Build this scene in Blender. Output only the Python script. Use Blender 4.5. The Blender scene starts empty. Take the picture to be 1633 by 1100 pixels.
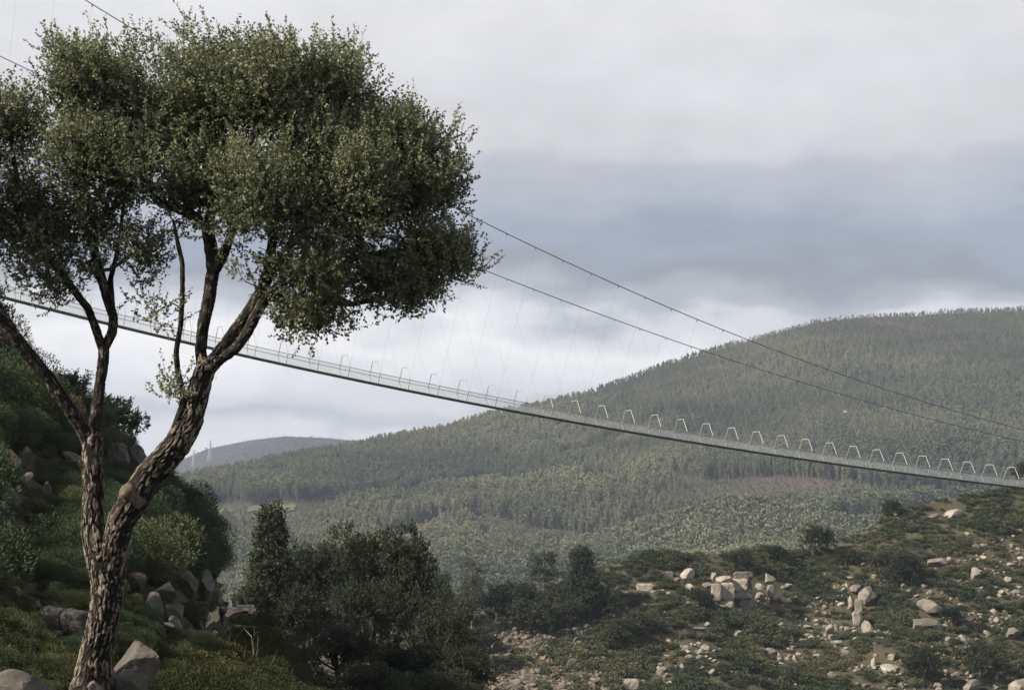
import bpy, math, random
import numpy as np
from mathutils import Vector, Matrix

# ------------------------------------------------------------------ camera, sky, sun, exposure
SC = bpy.context.scene
COL = SC.collection
F = 3175.0                         # focal length in photo pixels (1633 wide)
PITCH = math.atan(250.0 / F)
CAM = np.array([0.0, 0.0, 2.0])
cam = bpy.data.cameras.new('camera'); cam.sensor_width = 36.0; cam.lens = 36.0 * F / 1633.0
cam.clip_start = 0.1; cam.clip_end = 40000.0
cam_ob = bpy.data.objects.new('camera', cam); COL.objects.link(cam_ob)
cam_ob.location = CAM; cam_ob.rotation_euler = (math.pi / 2 + PITCH, 0, 0)
SC.camera = cam_ob

SUN_DIR = Vector((-0.78, -0.34, 0.60)).normalized()     # towards the sun
sun = bpy.data.lights.new('sun', 'SUN'); sun.energy = 5.0; sun.angle = math.radians(1.0); sun.color = (1.0, 0.90, 0.76)
sun_ob = bpy.data.objects.new('sun', sun); COL.objects.link(sun_ob)
sun_ob.rotation_euler = SUN_DIR.to_track_quat('Z', 'Y').to_euler(); sun_ob.location = (-60, -20, 80)

W = bpy.data.worlds.new('World'); SC.world = W; W.use_nodes = True
def build_sky():
    nt = W.node_tree; N = nt.nodes; L = nt.links; N.clear()
    def m(op, a, b=None, c=None):
        n = N.new('ShaderNodeMath'); n.operation = op
        for i, v in enumerate((a, b, c)):
            if v is None: continue
            if isinstance(v, (int, float)): n.inputs[i].default_value = v
            else: L.new(v, n.inputs[i])
        return n.outputs[0]
    out = N.new('ShaderNodeOutputWorld'); tc = N.new('ShaderNodeTexCoord')
    sky = N.new('ShaderNodeTexSky'); sky.sky_type = 'NISHITA'; sky.sun_disc = False
    sky.sun_elevation = math.asin(SUN_DIR.z); sky.sun_rotation = math.atan2(SUN_DIR.x, SUN_DIR.y)
    bg1 = N.new('ShaderNodeBackground'); bg1.inputs[1].default_value = 0.10; L.new(sky.outputs[0], bg1.inputs[0])
    sp = N.new('ShaderNodeSeparateXYZ'); L.new(tc.outputs['Generated'], sp.inputs[0])
    x, y, z = sp.outputs
    h = m('SQRT', m('ADD', m('ADD', m('MULTIPLY', x, x), m('MULTIPLY', y, y)), 1e-5))
    e = m('DIVIDE', z, h)                                   # tangent of the elevation
    az = m('ARCTAN2', x, y)
    def noise(sa, se, det, seed, rough=0.55):
        c = N.new('ShaderNodeCombineXYZ'); L.new(m('MULTIPLY', az, sa), c.inputs[0]); L.new(m('MULTIPLY', e, se), c.inputs[1])
        c.inputs[2].default_value = seed
        n = N.new('ShaderNodeTexNoise'); n.inputs['Scale'].default_value = 1.0; n.inputs['Detail'].default_value = det
        n.inputs['Roughness'].default_value = rough; L.new(c.outputs[0], n.inputs['Vector'])
        return m('SUBTRACT', n.outputs['Fac'], 0.5)
    warp = m('ADD', m('MULTIPLY', noise(7.0, 22.0, 3.0, 3.7), 0.055), m('MULTIPLY', noise(15.0, 30.0, 6.0, 9.1), 0.050))
    ew = m('ADD', e, warp)
    ramp = N.new('ShaderNodeValToRGB'); L.new(m('MULTIPLY', ew, 1.0 / 0.40), ramp.inputs[0])
    cr = ramp.color_ramp; cr.interpolation = 'EASE'
    WH, LG, MG, BL = (0.98, 0.955, 0.945, 1), (0.64, 0.63, 0.64, 1), (0.43, 0.445, 0.485, 1), (0.282, 0.293, 0.340, 1)
    def at_y(p): return (800.0 - p) / F / 0.40
    stops = [(790, WH), (690, (0.76, 0.76, 0.79, 1)), (655, (0.54, 0.555, 0.60, 1)), (622, (0.74, 0.735, 0.76, 1)), (560, WH), (515, (0.72, 0.72, 0.75, 1)), (478, MG), (432, BL),
             (385, (0.31, 0.345, 0.43, 1)), (300, (0.45, 0.465, 0.525, 1)), (215, LG), (110, (0.72, 0.71, 0.725, 1)), (-60, (0.80, 0.785, 0.79, 1)), (-400, (0.46, 0.465, 0.49, 1))]
    while len(cr.elements) < len(stops): cr.elements.new(0.5)
    for el, (p, c) in zip(cr.elements, stops): el.position = at_y(p); el.color = c
    var = m('ADD', 1.0, m('ADD', m('MULTIPLY', noise(7.0, 13.0, 6.0, 21.0), 0.42), m('MULTIPLY', noise(22.0, 34.0, 6.0, 5.5), 0.26)))
    mul = N.new('ShaderNodeMix'); mul.data_type = 'RGBA'; mul.blend_type = 'MULTIPLY'; mul.inputs[0].default_value = 1.0
    L.new(ramp.outputs[0], mul.inputs[6]); L.new(var, mul.inputs[7])
    bg2 = N.new('ShaderNodeBackground'); L.new(mul.outputs[2], bg2.inputs[0]); bg2.inputs[1].default_value = 0.615
    mx = N.new('ShaderNodeMixShader'); mx.inputs[0].default_value = 0.95
    L.new(bg1.outputs[0], mx.inputs[1]); L.new(bg2.outputs[0], mx.inputs[2]); L.new(mx.outputs[0], out.inputs[0])
build_sky()
vs = SC.view_settings
vs.view_transform = 'Standard'; vs.look = 'None'; vs.gamma = 1.0; vs.exposure = 0.82; vs.use_curve_mapping = False
SC.render.engine = 'CYCLES'
cy = SC.cycles
cy.use_denoising = True; cy.max_bounces = 5; cy.diffuse_bounces = 2; cy.glossy_bounces = 2; cy.transmission_bounces = 2
cy.transparent_max_bounces = 12; cy.volume_bounces = 0
cy.caustics_reflective = False; cy.caustics_refractive = False

rng = np.random.default_rng(7); random.seed(7)

# ------------------------------------------------------------------ geometry helpers
CP, SP = math.cos(PITCH), math.sin(PITCH)
def P(px, py, Y):
    """the point at depth Y (metres in front of the camera) that the photo shows at (px, py)"""
    px = np.asarray(px, float); py = np.asarray(py, float); Y = np.asarray(Y, float)
    xc = (px - 816.5) / F; yc = (550.0 - py) / F
    dy = CP - yc * SP; dz = SP + yc * CP
    s = Y / dy
    return np.stack([CAM[0] + xc * s, CAM[1] + Y + 0 * s, CAM[2] + dz * s], -1)
def project(p):
    p = np.asarray(p, float) - CAM
    fwd = p[..., 1] * CP + p[..., 2] * SP; up = -p[..., 1] * SP + p[..., 2] * CP
    return 816.5 + F * p[..., 0] / fwd, 550.0 - F * up / fwd
def ip(px, pts):
    a = np.array(pts, float); return np.interp(px, a[:, 0], a[:, 1])

def _hash(i, j, k):
    h = (i.astype(np.int64) * 374761393 + j.astype(np.int64) * 668265263 + k.astype(np.int64) * 2147483647) & 0xFFFFFFFF
    h = ((h ^ (h >> 13)) * 1274126177) & 0xFFFFFFFF
    return ((h ^ (h >> 16)) & 0xFFFF) / 65535.0
def vnoise(p):
    p = np.asarray(p, float); i = np.floor(p).astype(np.int64); f = p - i; f = f * f * (3 - 2 * f)
    r = 0
    for a in (0, 1):
        for b in (0, 1):
            for c in (0, 1):
                w = (f[..., 0] if a else 1 - f[..., 0]) * (f[..., 1] if b else 1 - f[..., 1]) * (f[..., 2] if c else 1 - f[..., 2])
                r = r + w * _hash(i[..., 0] + a, i[..., 1] + b, i[..., 2] + c)
    return r * 2 - 1
def fbm(p, octv=4):
    p = np.asarray(p, float); s = 0; a = 1.0
    for o in range(octv):
        s = s + a * vnoise(p * (2 ** o) + 17.3 * o); a *= 0.5
    return s
def fbm2(x, y, sc, octv=4, seed=0.0):
    return fbm(np.stack([np.asarray(x) / sc, np.asarray(y) / sc, np.full(np.shape(x), seed)], -1), octv)

def mesh_np(name, V, faces, mat=None, smooth=False, attrs=None, mats=None, midx=None):
    """faces: list of (n,3) / (n,4) index arrays"""
    me = bpy.data.meshes.new(name); V = np.ascontiguousarray(V, np.float32)
    me.vertices.add(len(V)); me.vertices.foreach_set('co', V.ravel())
    faces = [np.asarray(f, np.int32) for f in faces if len(f)]
    loops = np.concatenate([f.ravel() for f in faces]); cnt = np.concatenate([np.full(len(f), f.shape[1], np.int32) for f in faces])
    me.loops.add(len(loops)); me.loops.foreach_set('vertex_index', loops)
    me.polygons.add(len(cnt)); me.polygons.foreach_set('loop_start', np.concatenate([[0], np.cumsum(cnt)[:-1]]).astype(np.int32))
    if smooth is True: me.polygons.foreach_set('use_smooth', np.ones(len(cnt), bool))
    else: me.polygons.foreach_set('use_smooth', np.zeros(len(cnt), bool))
    for mm in (mats or ([mat] if mat else [])): me.materials.append(mm)
    if midx is not None: me.polygons.foreach_set('material_index', np.asarray(midx, np.int32))
    me.update(calc_edges=True)
    for k, v in (attrs or {}).items():
        at = me.attributes.new(k, 'FLOAT', 'POINT'); at.data.foreach_set('value', np.ascontiguousarray(v, np.float32))
    return me
def link(name, me, parent=None, loc=(0, 0, 0), rot=(0, 0, 0), scl=(1, 1, 1), label=None, cat=None, group=None, kind=None):
    o = bpy.data.objects.new(name, me); COL.objects.link(o)
    o.location = loc; o.rotation_euler = rot; o.scale = scl
    if parent is not None: o.parent = parent
    if label: o['label'] = label
    if cat: o['category'] = cat
    if group: o['group'] = group
    if kind: o['kind'] = kind
    return o
class Bag:
    """collects pieces of one mesh"""
    def __init__(s): s.V = []; s.F3 = []; s.F4 = []; s.n = 0; s.A = []
    def add(s, V, f3=None, f4=None, a=None):
        V = np.asarray(V, float)
        if f3 is not None and len(f3): s.F3.append(np.asarray(f3) + s.n)
        if f4 is not None and len(f4): s.F4.append(np.asarray(f4) + s.n)
        s.V.append(V); s.A.append(np.zeros(len(V)) if a is None else np.broadcast_to(a, (len(V),))); s.n += len(V)
    def mesh(s, name, mat, smooth=False, attr=None):
        fs = []
        if s.F3: fs.append(np.concatenate(s.F3))
        if s.F4: fs.append(np.concatenate(s.F4))
        return mesh_np(name, np.concatenate(s.V), fs, mat, smooth, {attr: np.concatenate(s.A)} if attr else None)
def box_into(b, lo, hi):
    x0, y0, z0 = lo; x1, y1, z1 = hi
    V = [(x0, y0, z0), (x1, y0, z0), (x1, y1, z0), (x0, y1, z0), (x0, y0, z1), (x1, y0, z1), (x1, y1, z1), (x0, y1, z1)]
    b.add(V, f4=[(0, 3, 2, 1), (4, 5, 6, 7), (0, 1, 5, 4), (1, 2, 6, 5), (2, 3, 7, 6), (3, 0, 4, 7)])
def resample(pts, step):
    pts = np.asarray(pts, float); d = np.linalg.norm(np.diff(pts[:, :3], axis=0), axis=1); s = np.concatenate([[0], np.cumsum(d)])
    n = max(2, int(s[-1] / step) + 1); t = np.linspace(0, s[-1], n)
    out = np.stack([np.interp(t, s, pts[:, k]) for k in range(pts.shape[1])], -1)
    for _ in range(3):                                   # soften the corners
        if n > 3: out[1:-1] = (out[:-2] + 2 * out[1:-1] + out[2:]) / 4
    return out
def tube_into(b, pts, rad, sides=6, cap=True, bark=0.0, seed=0.0, at=0.0):
    pts = np.asarray(pts, float); rad = np.broadcast_to(np.asarray(rad, float), (len(pts),))
    T = np.gradient(pts, axis=0); T /= np.linalg.norm(T, axis=1, keepdims=True) + 1e-9
    u = np.cross(T[0], [0.31, 0.95, 0.1]); u /= np.linalg.norm(u)
    th = np.linspace(0, 2 * math.pi, sides, endpoint=False); R = []; S = 0.0; AT = []
    for i in range(len(pts)):
        u = u - T[i] * np.dot(u, T[i]); u /= np.linalg.norm(u) + 1e-9; v = np.cross(T[i], u)
        if i: S += np.linalg.norm(pts[i] - pts[i - 1])
        dirs = np.cos(th)[:, None] * u + np.sin(th)[:, None] * v
        r = np.full(sides, rad[i])
        if bark:
            fq = 31.0 if rad[i] > 0.09 else 42.0; rr = max(rad[i], 0.05)
            q = np.stack([np.cos(th) * rr * fq + seed, np.sin(th) * rr * fq, np.full(sides, S * fq * 0.30)], -1)
            q = q + 0.45 * np.stack([vnoise(q * 1.3), vnoise(q * 1.3 + 9), vnoise(q * 1.3 + 19)], -1)
            pl = np.clip(np.abs(vnoise(q)) / 0.40, 0, 1); pl2 = np.clip(np.abs(vnoise(q * 2.1 + 7)) / 0.45, 0, 1); v = pl * (0.6 + 0.4 * pl2)
            lump = vnoise(q * 0.16 + 31)
            r = r + min(bark * rad[i], 0.030) * (v - 0.5) + 0.10 * rad[i] * lump; AT.append(1 - v * float(np.interp(rad[i], [.05, .12], [.84, 1.0])))  # thin limbs coloured darker, painting in the shade under the crown
        else: AT.append(np.full(sides, at))
        R.append(pts[i] + dirs * r[:, None])
    V = np.concatenate(R); A = np.concatenate(AT); n = len(pts)
    i = np.arange(n - 1)[:, None] * sides; j = np.arange(sides)[None]; k = (j + 1) % sides
    f4 = np.stack([i + j, i + k, i + sides + k, i + sides + j], -1).reshape(-1, 4); f3 = []
    if cap:
        V = np.concatenate([V, pts[-1:] + T[-1:] * rad[-1] * 0.3]); A = np.concatenate([A, A[-1:]]); c = n * sides; o = (n - 1) * sides
        f3 = [(o + a, o + (a + 1) % sides, c) for a in range(sides)]
    b.add(V, f3=f3, f4=f4, a=A)

# ------------------------------------------------------------------ materials
def material(name, build):
    m = bpy.data.materials.new(name); m.use_nodes = True; nt = m.node_tree; nt.nodes.clear()
    out = nt.nodes.new('ShaderNodeOutputMaterial'); build(nt, out); return m
def nn(nt, t, **kw):
    n = nt.nodes.new(t)
    for k, v in kw.items():
        if k in n.inputs: n.inputs[k].default_value = v
        else: setattr(n, k, v)
    return n
def ramp(nt, src, stops, interp='LINEAR'):
    r = nt.nodes.new('ShaderNodeValToRGB'); nt.links.new(src, r.inputs[0]); cr = r.color_ramp; cr.interpolation = interp
    while len(cr.elements) < len(stops): cr.elements.new(0.5)
    for el, (p, c) in zip(cr.elements, stops): el.position = p; el.color = (*c, 1)
    return r.outputs[0]
def mixc(nt, fac, a, b, blend='MIX'):
    n = nt.nodes.new('ShaderNodeMix'); n.data_type = 'RGBA'; n.blend_type = blend
    for i, v in ((0, fac), (6, a), (7, b)):
        if isinstance(v, (int, float)): n.inputs[i].default_value = v
        elif isinstance(v, tuple): n.inputs[i].default_value = (*v, 1)
        else: nt.links.new(v, n.inputs[i])
    return n.outputs[2]
def noise_n(nt, scale, det=4, vec=None, rough=0.55, dist=0.0):
    n = nn(nt, 'ShaderNodeTexNoise', Scale=scale, Detail=det, Roughness=rough, Distortion=dist)
    if vec is not None: nt.links.new(vec, n.inputs['Vector'])
    return n.outputs['Fac']
def obj_co(nt): return nt.nodes.new('ShaderNodeTexCoord').outputs['Object']
def geo_pos(nt): return nt.nodes.new('ShaderNodeNewGeometry').outputs['Position']
def bump(nt, h, strength, dist):
    b = nn(nt, 'ShaderNodeBump', Strength=strength, Distance=dist); nt.links.new(h, b.inputs['Height']); return b.outputs[0]
def princ(nt, out, col, rough=0.8, spec=0.25, normal=None, metal=0.0):
    p = nn(nt, 'ShaderNodeBsdfPrincipled', Roughness=rough, Metallic=metal); p.inputs['Specular IOR Level'].default_value = spec
    if isinstance(col, tuple): p.inputs['Base Color'].default_value = (*col, 1)
    else: nt.links.new(col, p.inputs['Base Color'])
    if normal is not None: nt.links.new(normal, p.inputs['Normal'])
    if out is not None: nt.links.new(p.outputs[0], out.inputs[0])
    return p
def leaf_mat(name, stops, transl=0.25, rough=0.5, spec=0.35, use_random=False, world_scale=None, rnd=0.30):
    """stops: colours over the leaf's own tint; world_scale adds colour drift from plant to plant"""
    def b(nt, out):
        a = nn(nt, 'ShaderNodeAttribute', attribute_name='tint'); fac = a.outputs['Fac']
        if use_random or world_scale:
            oi = nt.nodes.new('ShaderNodeObjectInfo'); mm = nn(nt, 'ShaderNodeMath', operation='MULTIPLY_ADD')
            nt.links.new(fac, mm.inputs[0]); mm.inputs[1].default_value = 0.42
            if world_scale:
                ns = noise_n(nt, world_scale, 3, oi.outputs['Location'])
                m2 = nn(nt, 'ShaderNodeMath', operation='MULTIPLY_ADD'); nt.links.new(oi.outputs['Random'], m2.inputs[0]); m2.inputs[1].default_value = rnd
                m3 = nn(nt, 'ShaderNodeMath', operation='MULTIPLY_ADD'); nt.links.new(ns, m3.inputs[0]); m3.inputs[1].default_value = 1.5; m3.inputs[2].default_value = -0.62
                nt.links.new(m3.outputs[0], m2.inputs[2]); nt.links.new(m2.outputs[0], mm.inputs[2])
            else:
                m2 = nn(nt, 'ShaderNodeMath', operation='MULTIPLY'); nt.links.new(oi.outputs['Random'], m2.inputs[0]); m2.inputs[1].default_value = 0.55
                nt.links.new(m2.outputs[0], mm.inputs[2])
            fac = mm.outputs[0]
        c = ramp(nt, fac, stops)
        p = princ(nt, None, c, rough, spec); t = nt.nodes.new('ShaderNodeBsdfTranslucent')
        nt.links.new(mixc(nt, 0.5, c, (0.12, 0.15, 0.03)), t.inputs[0])
        mx = nt.nodes.new('ShaderNodeMixShader'); mx.inputs[0].default_value = transl
        nt.links.new(p.outputs[0], mx.inputs[1]); nt.links.new(t.outputs[0], mx.inputs[2]); nt.links.new(mx.outputs[0], out.inputs[0])
    return material(name, b)
M = {}
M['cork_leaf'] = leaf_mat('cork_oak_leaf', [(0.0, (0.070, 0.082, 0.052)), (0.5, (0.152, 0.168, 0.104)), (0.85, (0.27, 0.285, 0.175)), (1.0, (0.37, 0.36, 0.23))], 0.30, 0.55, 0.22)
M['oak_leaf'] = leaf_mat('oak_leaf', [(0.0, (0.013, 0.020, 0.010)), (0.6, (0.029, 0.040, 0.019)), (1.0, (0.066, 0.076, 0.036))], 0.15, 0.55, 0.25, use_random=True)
M['pine_leaf'] = leaf_mat('pine_needle', [(0.0, (0.018, 0.028, 0.016)), (1.0, (0.05, 0.062, 0.032))], 0.1, 0.6, 0.2, use_random=True)
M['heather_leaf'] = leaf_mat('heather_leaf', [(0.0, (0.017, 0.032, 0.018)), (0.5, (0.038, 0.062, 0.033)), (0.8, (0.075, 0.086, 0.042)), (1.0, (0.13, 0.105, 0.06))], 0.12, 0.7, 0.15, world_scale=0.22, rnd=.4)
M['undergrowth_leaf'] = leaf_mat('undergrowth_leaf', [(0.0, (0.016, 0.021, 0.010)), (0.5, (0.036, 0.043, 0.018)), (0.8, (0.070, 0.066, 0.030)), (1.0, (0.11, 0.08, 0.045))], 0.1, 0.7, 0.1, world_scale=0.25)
M['hill_leaf'] = leaf_mat('hill_shrub_leaf', [(0.0, (0.026, 0.038, 0.022)), (0.45, (0.054, 0.068, 0.037)), (0.75, (0.098, 0.098, 0.057)), (1.0, (0.155, 0.13, 0.088))], 0.12, 0.7, 0.15, world_scale=0.05, rnd=.4)
M['forest_leaf'] = leaf_mat('forest_leaf', [(0.0, (0.045, 0.060, 0.044)), (0.4, (0.120, 0.135, 0.082)), (0.75, (0.225, 0.225, 0.13)), (1.0, (0.27, 0.235, 0.155))], 0.12, 0.7, 0.15, world_scale=0.005, rnd=0.26)
M['grass_blade'] = leaf_mat('grass_blade', [(0.0, (0.014, 0.020, 0.008)), (0.5, (0.036, 0.046, 0.016)), (0.8, (0.075, 0.085, 0.028)), (1.0, (0.12, 0.085, 0.045))], 0.25, 0.6, 0.2, use_random=True)
M['dry_leaf'] = leaf_mat('dry_twig', [(0.0, (0.20, 0.14, 0.09)), (1.0, (0.40, 0.30, 0.19))], 0.1, 0.8, 0.1)
def _bark(nt, out):
    a = nn(nt, 'ShaderNodeAttribute', attribute_name='ridge').outputs['Fac']; co = obj_co(nt)
    n1 = noise_n(nt, 9.0, 6, co, 0.65); n2 = noise_n(nt, 1.1, 3, co); n3 = noise_n(nt, 46.0, 5, co, 0.7)
    s = nn(nt, 'ShaderNodeMath', operation='MULTIPLY_ADD'); nt.links.new(n1, s.inputs[0]); s.inputs[1].default_value = 0.7; nt.links.new(a, s.inputs[2])
    s2 = nn(nt, 'ShaderNodeMath', operation='ADD'); nt.links.new(s.outputs[0], s2.inputs[0]); s2.inputs[1].default_value = -0.35
    c = ramp(nt, s2.outputs[0], [(0.0, (0.27, 0.235, 0.185)), (0.14, (0.15, 0.125, 0.095)), (0.30, (0.045, 0.037, 0.030)), (0.6, (0.009, 0.008, 0.0075))])
    c = mixc(nt, ramp(nt, n2, [(0.42, (0, 0, 0)), (0.62, (0.65, 0.65, 0.65))]), c, (0.028, 0.025, 0.021))
    princ(nt, out, c, 0.9, 0.15, bump(nt, n3, 0.8, 0.015))
M['bark'] = material('cork_bark', _bark)
def _cut(nt, out):
    co = obj_co(nt); princ(nt, out, ramp(nt, noise_n(nt, 14, 5, co, 0.6), [(0.3, (0.035, 0.028, 0.022)), (0.7, (0.15, 0.12, 0.09))]), 0.85, 0.15)
M['cut_wood'] = material('cut_wood', _cut)
def _twig(nt, out):
    princ(nt, out, ramp(nt, noise_n(nt, 5, 3, obj_co(nt)), [(0.3, (0.035, 0.029, 0.022)), (0.7, (0.10, 0.082, 0.062))]), 0.85, 0.15)
M['twig'] = material('grey_brown_bark', _twig)
def _palebark(nt, out):
    princ(nt, out, ramp(nt, noise_n(nt, 3, 4, obj_co(nt)), [(0.3, (0.10, 0.085, 0.068)), (0.7, (0.26, 0.215, 0.165))]), 0.85, 0.15)
M['pale_bark'] = material('pale_trunk_bark', _palebark)
def rock_mat(name, a, b, c, scale, lich=0.35):
    def f(nt, out):
        co = obj_co(nt); oi = nt.nodes.new('ShaderNodeObjectInfo'); pos = geo_pos(nt)
        n1 = noise_n(nt, scale, 6, pos, 0.62); n2 = noise_n(nt, scale * 6, 5, pos, 0.7); n3 = noise_n(nt, scale * 0.4, 3, pos)
        col = ramp(nt, n1, [(0.28, a), (0.52, b), (0.75, c)])
        col = mixc(nt, ramp(nt, n3, [(0.5, (0, 0, 0)), (0.68, (lich, lich, lich))]), col, (0.11, 0.105, 0.085))
        hs = nn(nt, 'ShaderNodeHueSaturation'); nt.links.new(col, hs.inputs['Color'])
        mr = nn(nt, 'ShaderNodeMapRange'); nt.links.new(oi.outputs['Random'], mr.inputs[0]); mr.inputs[3].default_value = 0.45; mr.inputs[4].default_value = 1.15
        nt.links.new(mr.outputs[0], hs.inputs['Value'])
        princ(nt, out, hs.outputs[0], 0.9, 0.2, bump(nt, n2, 0.6, 0.06 / scale))
    return material(name, f)
M['granite'] = rock_mat('cream_granite', (0.14, 0.122, 0.10), (0.28, 0.25, 0.21), (0.38, 0.345, 0.295), 0.9, 0.4)
M['grey_rock'] = rock_mat('grey_granite', (0.045, 0.041, 0.037), (0.105, 0.096, 0.085), (0.20, 0.18, 0.155), 2.6, .6)
M['scree'] = rock_mat('scree_stone', (0.085, 0.07, 0.055), (0.16, 0.135, 0.105), (0.24, 0.205, 0.165), 0.9)
def ground_mat(name, stops, scale, bstr=0.5, bd=0.1):
    def f(nt, out):
        pos = geo_pos(nt); n1 = noise_n(nt, scale, 7, pos, 0.62); n2 = noise_n(nt, scale * 9, 5, pos, 0.65)
        c = mixc(nt, 0.35, ramp(nt, n1, stops), ramp(nt, n2, stops)); princ(nt, out, c, 0.95, 0.1, bump(nt, n2, bstr, bd))
    return material(name, f)
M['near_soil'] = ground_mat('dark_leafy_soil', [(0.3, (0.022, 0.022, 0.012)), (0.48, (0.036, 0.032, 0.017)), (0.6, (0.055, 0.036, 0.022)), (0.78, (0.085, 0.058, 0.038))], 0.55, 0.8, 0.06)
M['hill_soil'] = ground_mat('scrub_soil', [(0.3, (0.045, 0.045, 0.028)), (0.5, (0.07, 0.064, 0.042)), (0.7, (0.11, 0.092, 0.066))], 0.16, 0.8, 0.5)
M['forest_soil'] = ground_mat('forest_floor', [(0.3, (0.05, 0.045, 0.035)), (0.5, (0.07, 0.063, 0.045)), (0.7, (0.10, 0.083, 0.062))], 0.010, 0.6, 3.0)
M['far_ridge'] = ground_mat('far_wooded_ridge', [(0.3, (0.025, 0.028, 0.032)), (0.5, (0.042, 0.042, 0.046)), (0.7, (0.075, 0.06, 0.06))], 0.005, 0.8, 20.0)  # bluish distance haze painted into the ground colour
M['valley'] = ground_mat('valley_floor', [(0.3, (0.04, 0.05, 0.025)), (0.7, (0.09, 0.085, 0.05))], 0.004, 0.3, 2.0)
M['path'] = ground_mat('sandy_path', [(0.3, (0.26, 0.21, 0.15)), (0.7, (0.42, 0.35, 0.25))], 0.9, 0.4, 0.03)
M['field'] = ground_mat('green_field', [(0.3, (0.085, 0.09, 0.05)), (0.7, (0.13, 0.135, 0.075))], 0.03, 0.3, 0.5)
M['bare_field'] = ground_mat('bare_field', [(0.3, (0.17, 0.13, 0.10)), (0.7, (0.27, 0.22, 0.17))], 0.03, 0.3, 0.5)
def plain(name, col, rough=0.6, metal=0.0, spec=0.3, var=0.15, sc=3.0):
    def f(nt, out):
        n = noise_n(nt, sc, 4, obj_co(nt)); lo = tuple(v * (1 - var) for v in col); hi = tuple(min(1, v * (1 + var)) for v in col)
        princ(nt, out, ramp(nt, n, [(0.3, lo), (0.7, hi)]), rough, spec, None, metal)
    return material(name, f)
M['steel'] = plain('galvanised_steel', (0.30, 0.31, 0.31), 0.5, 0.0)
M['cable'] = plain('dark_steel_cable', (0.10, 0.105, 0.115), 0.5, 0.2)
M['hanger'] = plain('steel_hanger_rod', (0.30, 0.31, 0.32), 0.45, 0.3)
M['deck'] = plain('green_grey_grating', (0.075, 0.105, 0.09), 0.7)
M['black_metal'] = plain('black_metal', (0.02, 0.02, 0.022), 0.5)
M['white_wall'] = plain('white_render', (0.78, 0.77, 0.74), 0.8)
M['pale_stone'] = plain('pale_stone', (0.45, 0.42, 0.37), 0.85)
M['roof_tile'] = plain('clay_roof', (0.30, 0.15, 0.10), 0.85)
M['pylon'] = plain('pylon_steel', (0.40, 0.41, 0.43), 0.6)
def _wire(nt, out):
    p = princ(nt, None, (0.80, 0.81, 0.81), 0.5, 0.3); t = nt.nodes.new('ShaderNodeBsdfTransparent'); mx = nt.nodes.new('ShaderNodeMixShader')
    mx.inputs[0].default_value = 0.21; nt.links.new(t.outputs[0], mx.inputs[1]); nt.links.new(p.outputs[0], mx.inputs[2]); nt.links.new(mx.outputs[0], out.inputs[0])
M['wire_mesh'] = material('fine_wire_mesh', _wire)

# ------------------------------------------------------------------ terrain
class Sheet:
    """a slope that faces the camera: from a front line to its skyline, then falling away behind"""
    def __init__(s, skyline, front_y, near, far, power=1.0, amp=0.0, nsc=10.0, seed=0.0, fade=0.0):
        s.sky, s.front, s.near, s.far, s.pow, s.amp, s.nsc, s.seed, s.fade = skyline, front_y, near, far, power, amp, nsc, seed, fade
    def t_of(s, px, py):
        yf = ip(px, s.front); ys = ip(px, s.sky); return (yf - py) / (yf - ys)
    def depth(s, px, t): return ip(px, s.near) + (ip(px, s.far) - ip(px, s.near)) * np.clip(t, 0, 1) ** s.pow
    def point_t(s, px, t):
        px = np.asarray(px, float); t = np.asarray(t, float)
        yf = ip(px, s.front); ys = ip(px, s.sky); p = P(px, yf + (ys - yf) * t, s.depth(px, t))
        if s.amp: p[..., 2] += s.amp * fbm2(p[..., 0], p[..., 1], s.nsc, 4, s.seed) * np.clip(1.15 - s.fade * t, 0, 1)
        return p
    def point(s, px, py): return s.point_t(px, s.t_of(px, py))
    def build(s, name, mat, x0, x1, nx, ny, back=None, front=None):
        px = np.linspace(x0, x1, nx); rows = []
        if front:                                            # rows nearer than the front line: (depth factor, drop)
            for k, dz in front:
                q = s.point_t(px, np.zeros(nx)); q = q.copy(); q[:, :2] *= k; q[:, 2] += dz; rows.append(q)
        for t in np.linspace(0, 1, ny): rows.append(s.point_t(px, np.full(nx, t)))
        for dd, dz in (back or []):
            q = rows[-1 if not rows else -1] if False else s.point_t(px, np.ones(nx)).copy(); sc = (q[:, 1] + dd) / q[:, 1]; q[:, 0] *= sc; q[:, 1] += dd; q[:, 2] += dz; rows.append(q)
        V = np.concatenate(rows); n = len(rows)
        i = np.arange(n - 1)[:, None] * nx; j = np.arange(nx - 1)[None]
        f = np.stack([i + j, i + j + 1, i + nx + j + 1, i + nx + j], -1).reshape(-1, 4)
        return link(name, mesh_np(name, V, [f], mat, True), kind='structure')

# valley floor out to the horizon
_n = 64; _a = np.linspace(0, 2 * math.pi, _n, endpoint=False)
_V = [(0, 1200, -150.0)] + [(3750 * math.cos(t), 1200 + 3750 * math.sin(t), -150.0) for t in _a]
link('ground', mesh_np('ground', _V, [np.array([(0, 1 + i, 1 + (i + 1) % _n) for i in range(_n)])], M['valley']), kind='structure')

RIDGE = Sheet([(-400, 800), (200, 775), (255, 752), (285, 735), (330, 716), (400, 701), (450, 696), (520, 698), (560, 701), (640, 702), (720, 708), (1000, 730), (2200, 760)],
              [(-400, 850), (2200, 850)], [(-400, 3100), (2200, 3100)], [(-400, 4200), (2200, 4200)], 1.0, 18.0, 400.0, 2.0, 0.6)
RIDGE.build('distant_hill', M['far_ridge'], -300, 1000, 160, 30, [(200, -80), (450, -320)], [(0.97, -120)])

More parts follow.
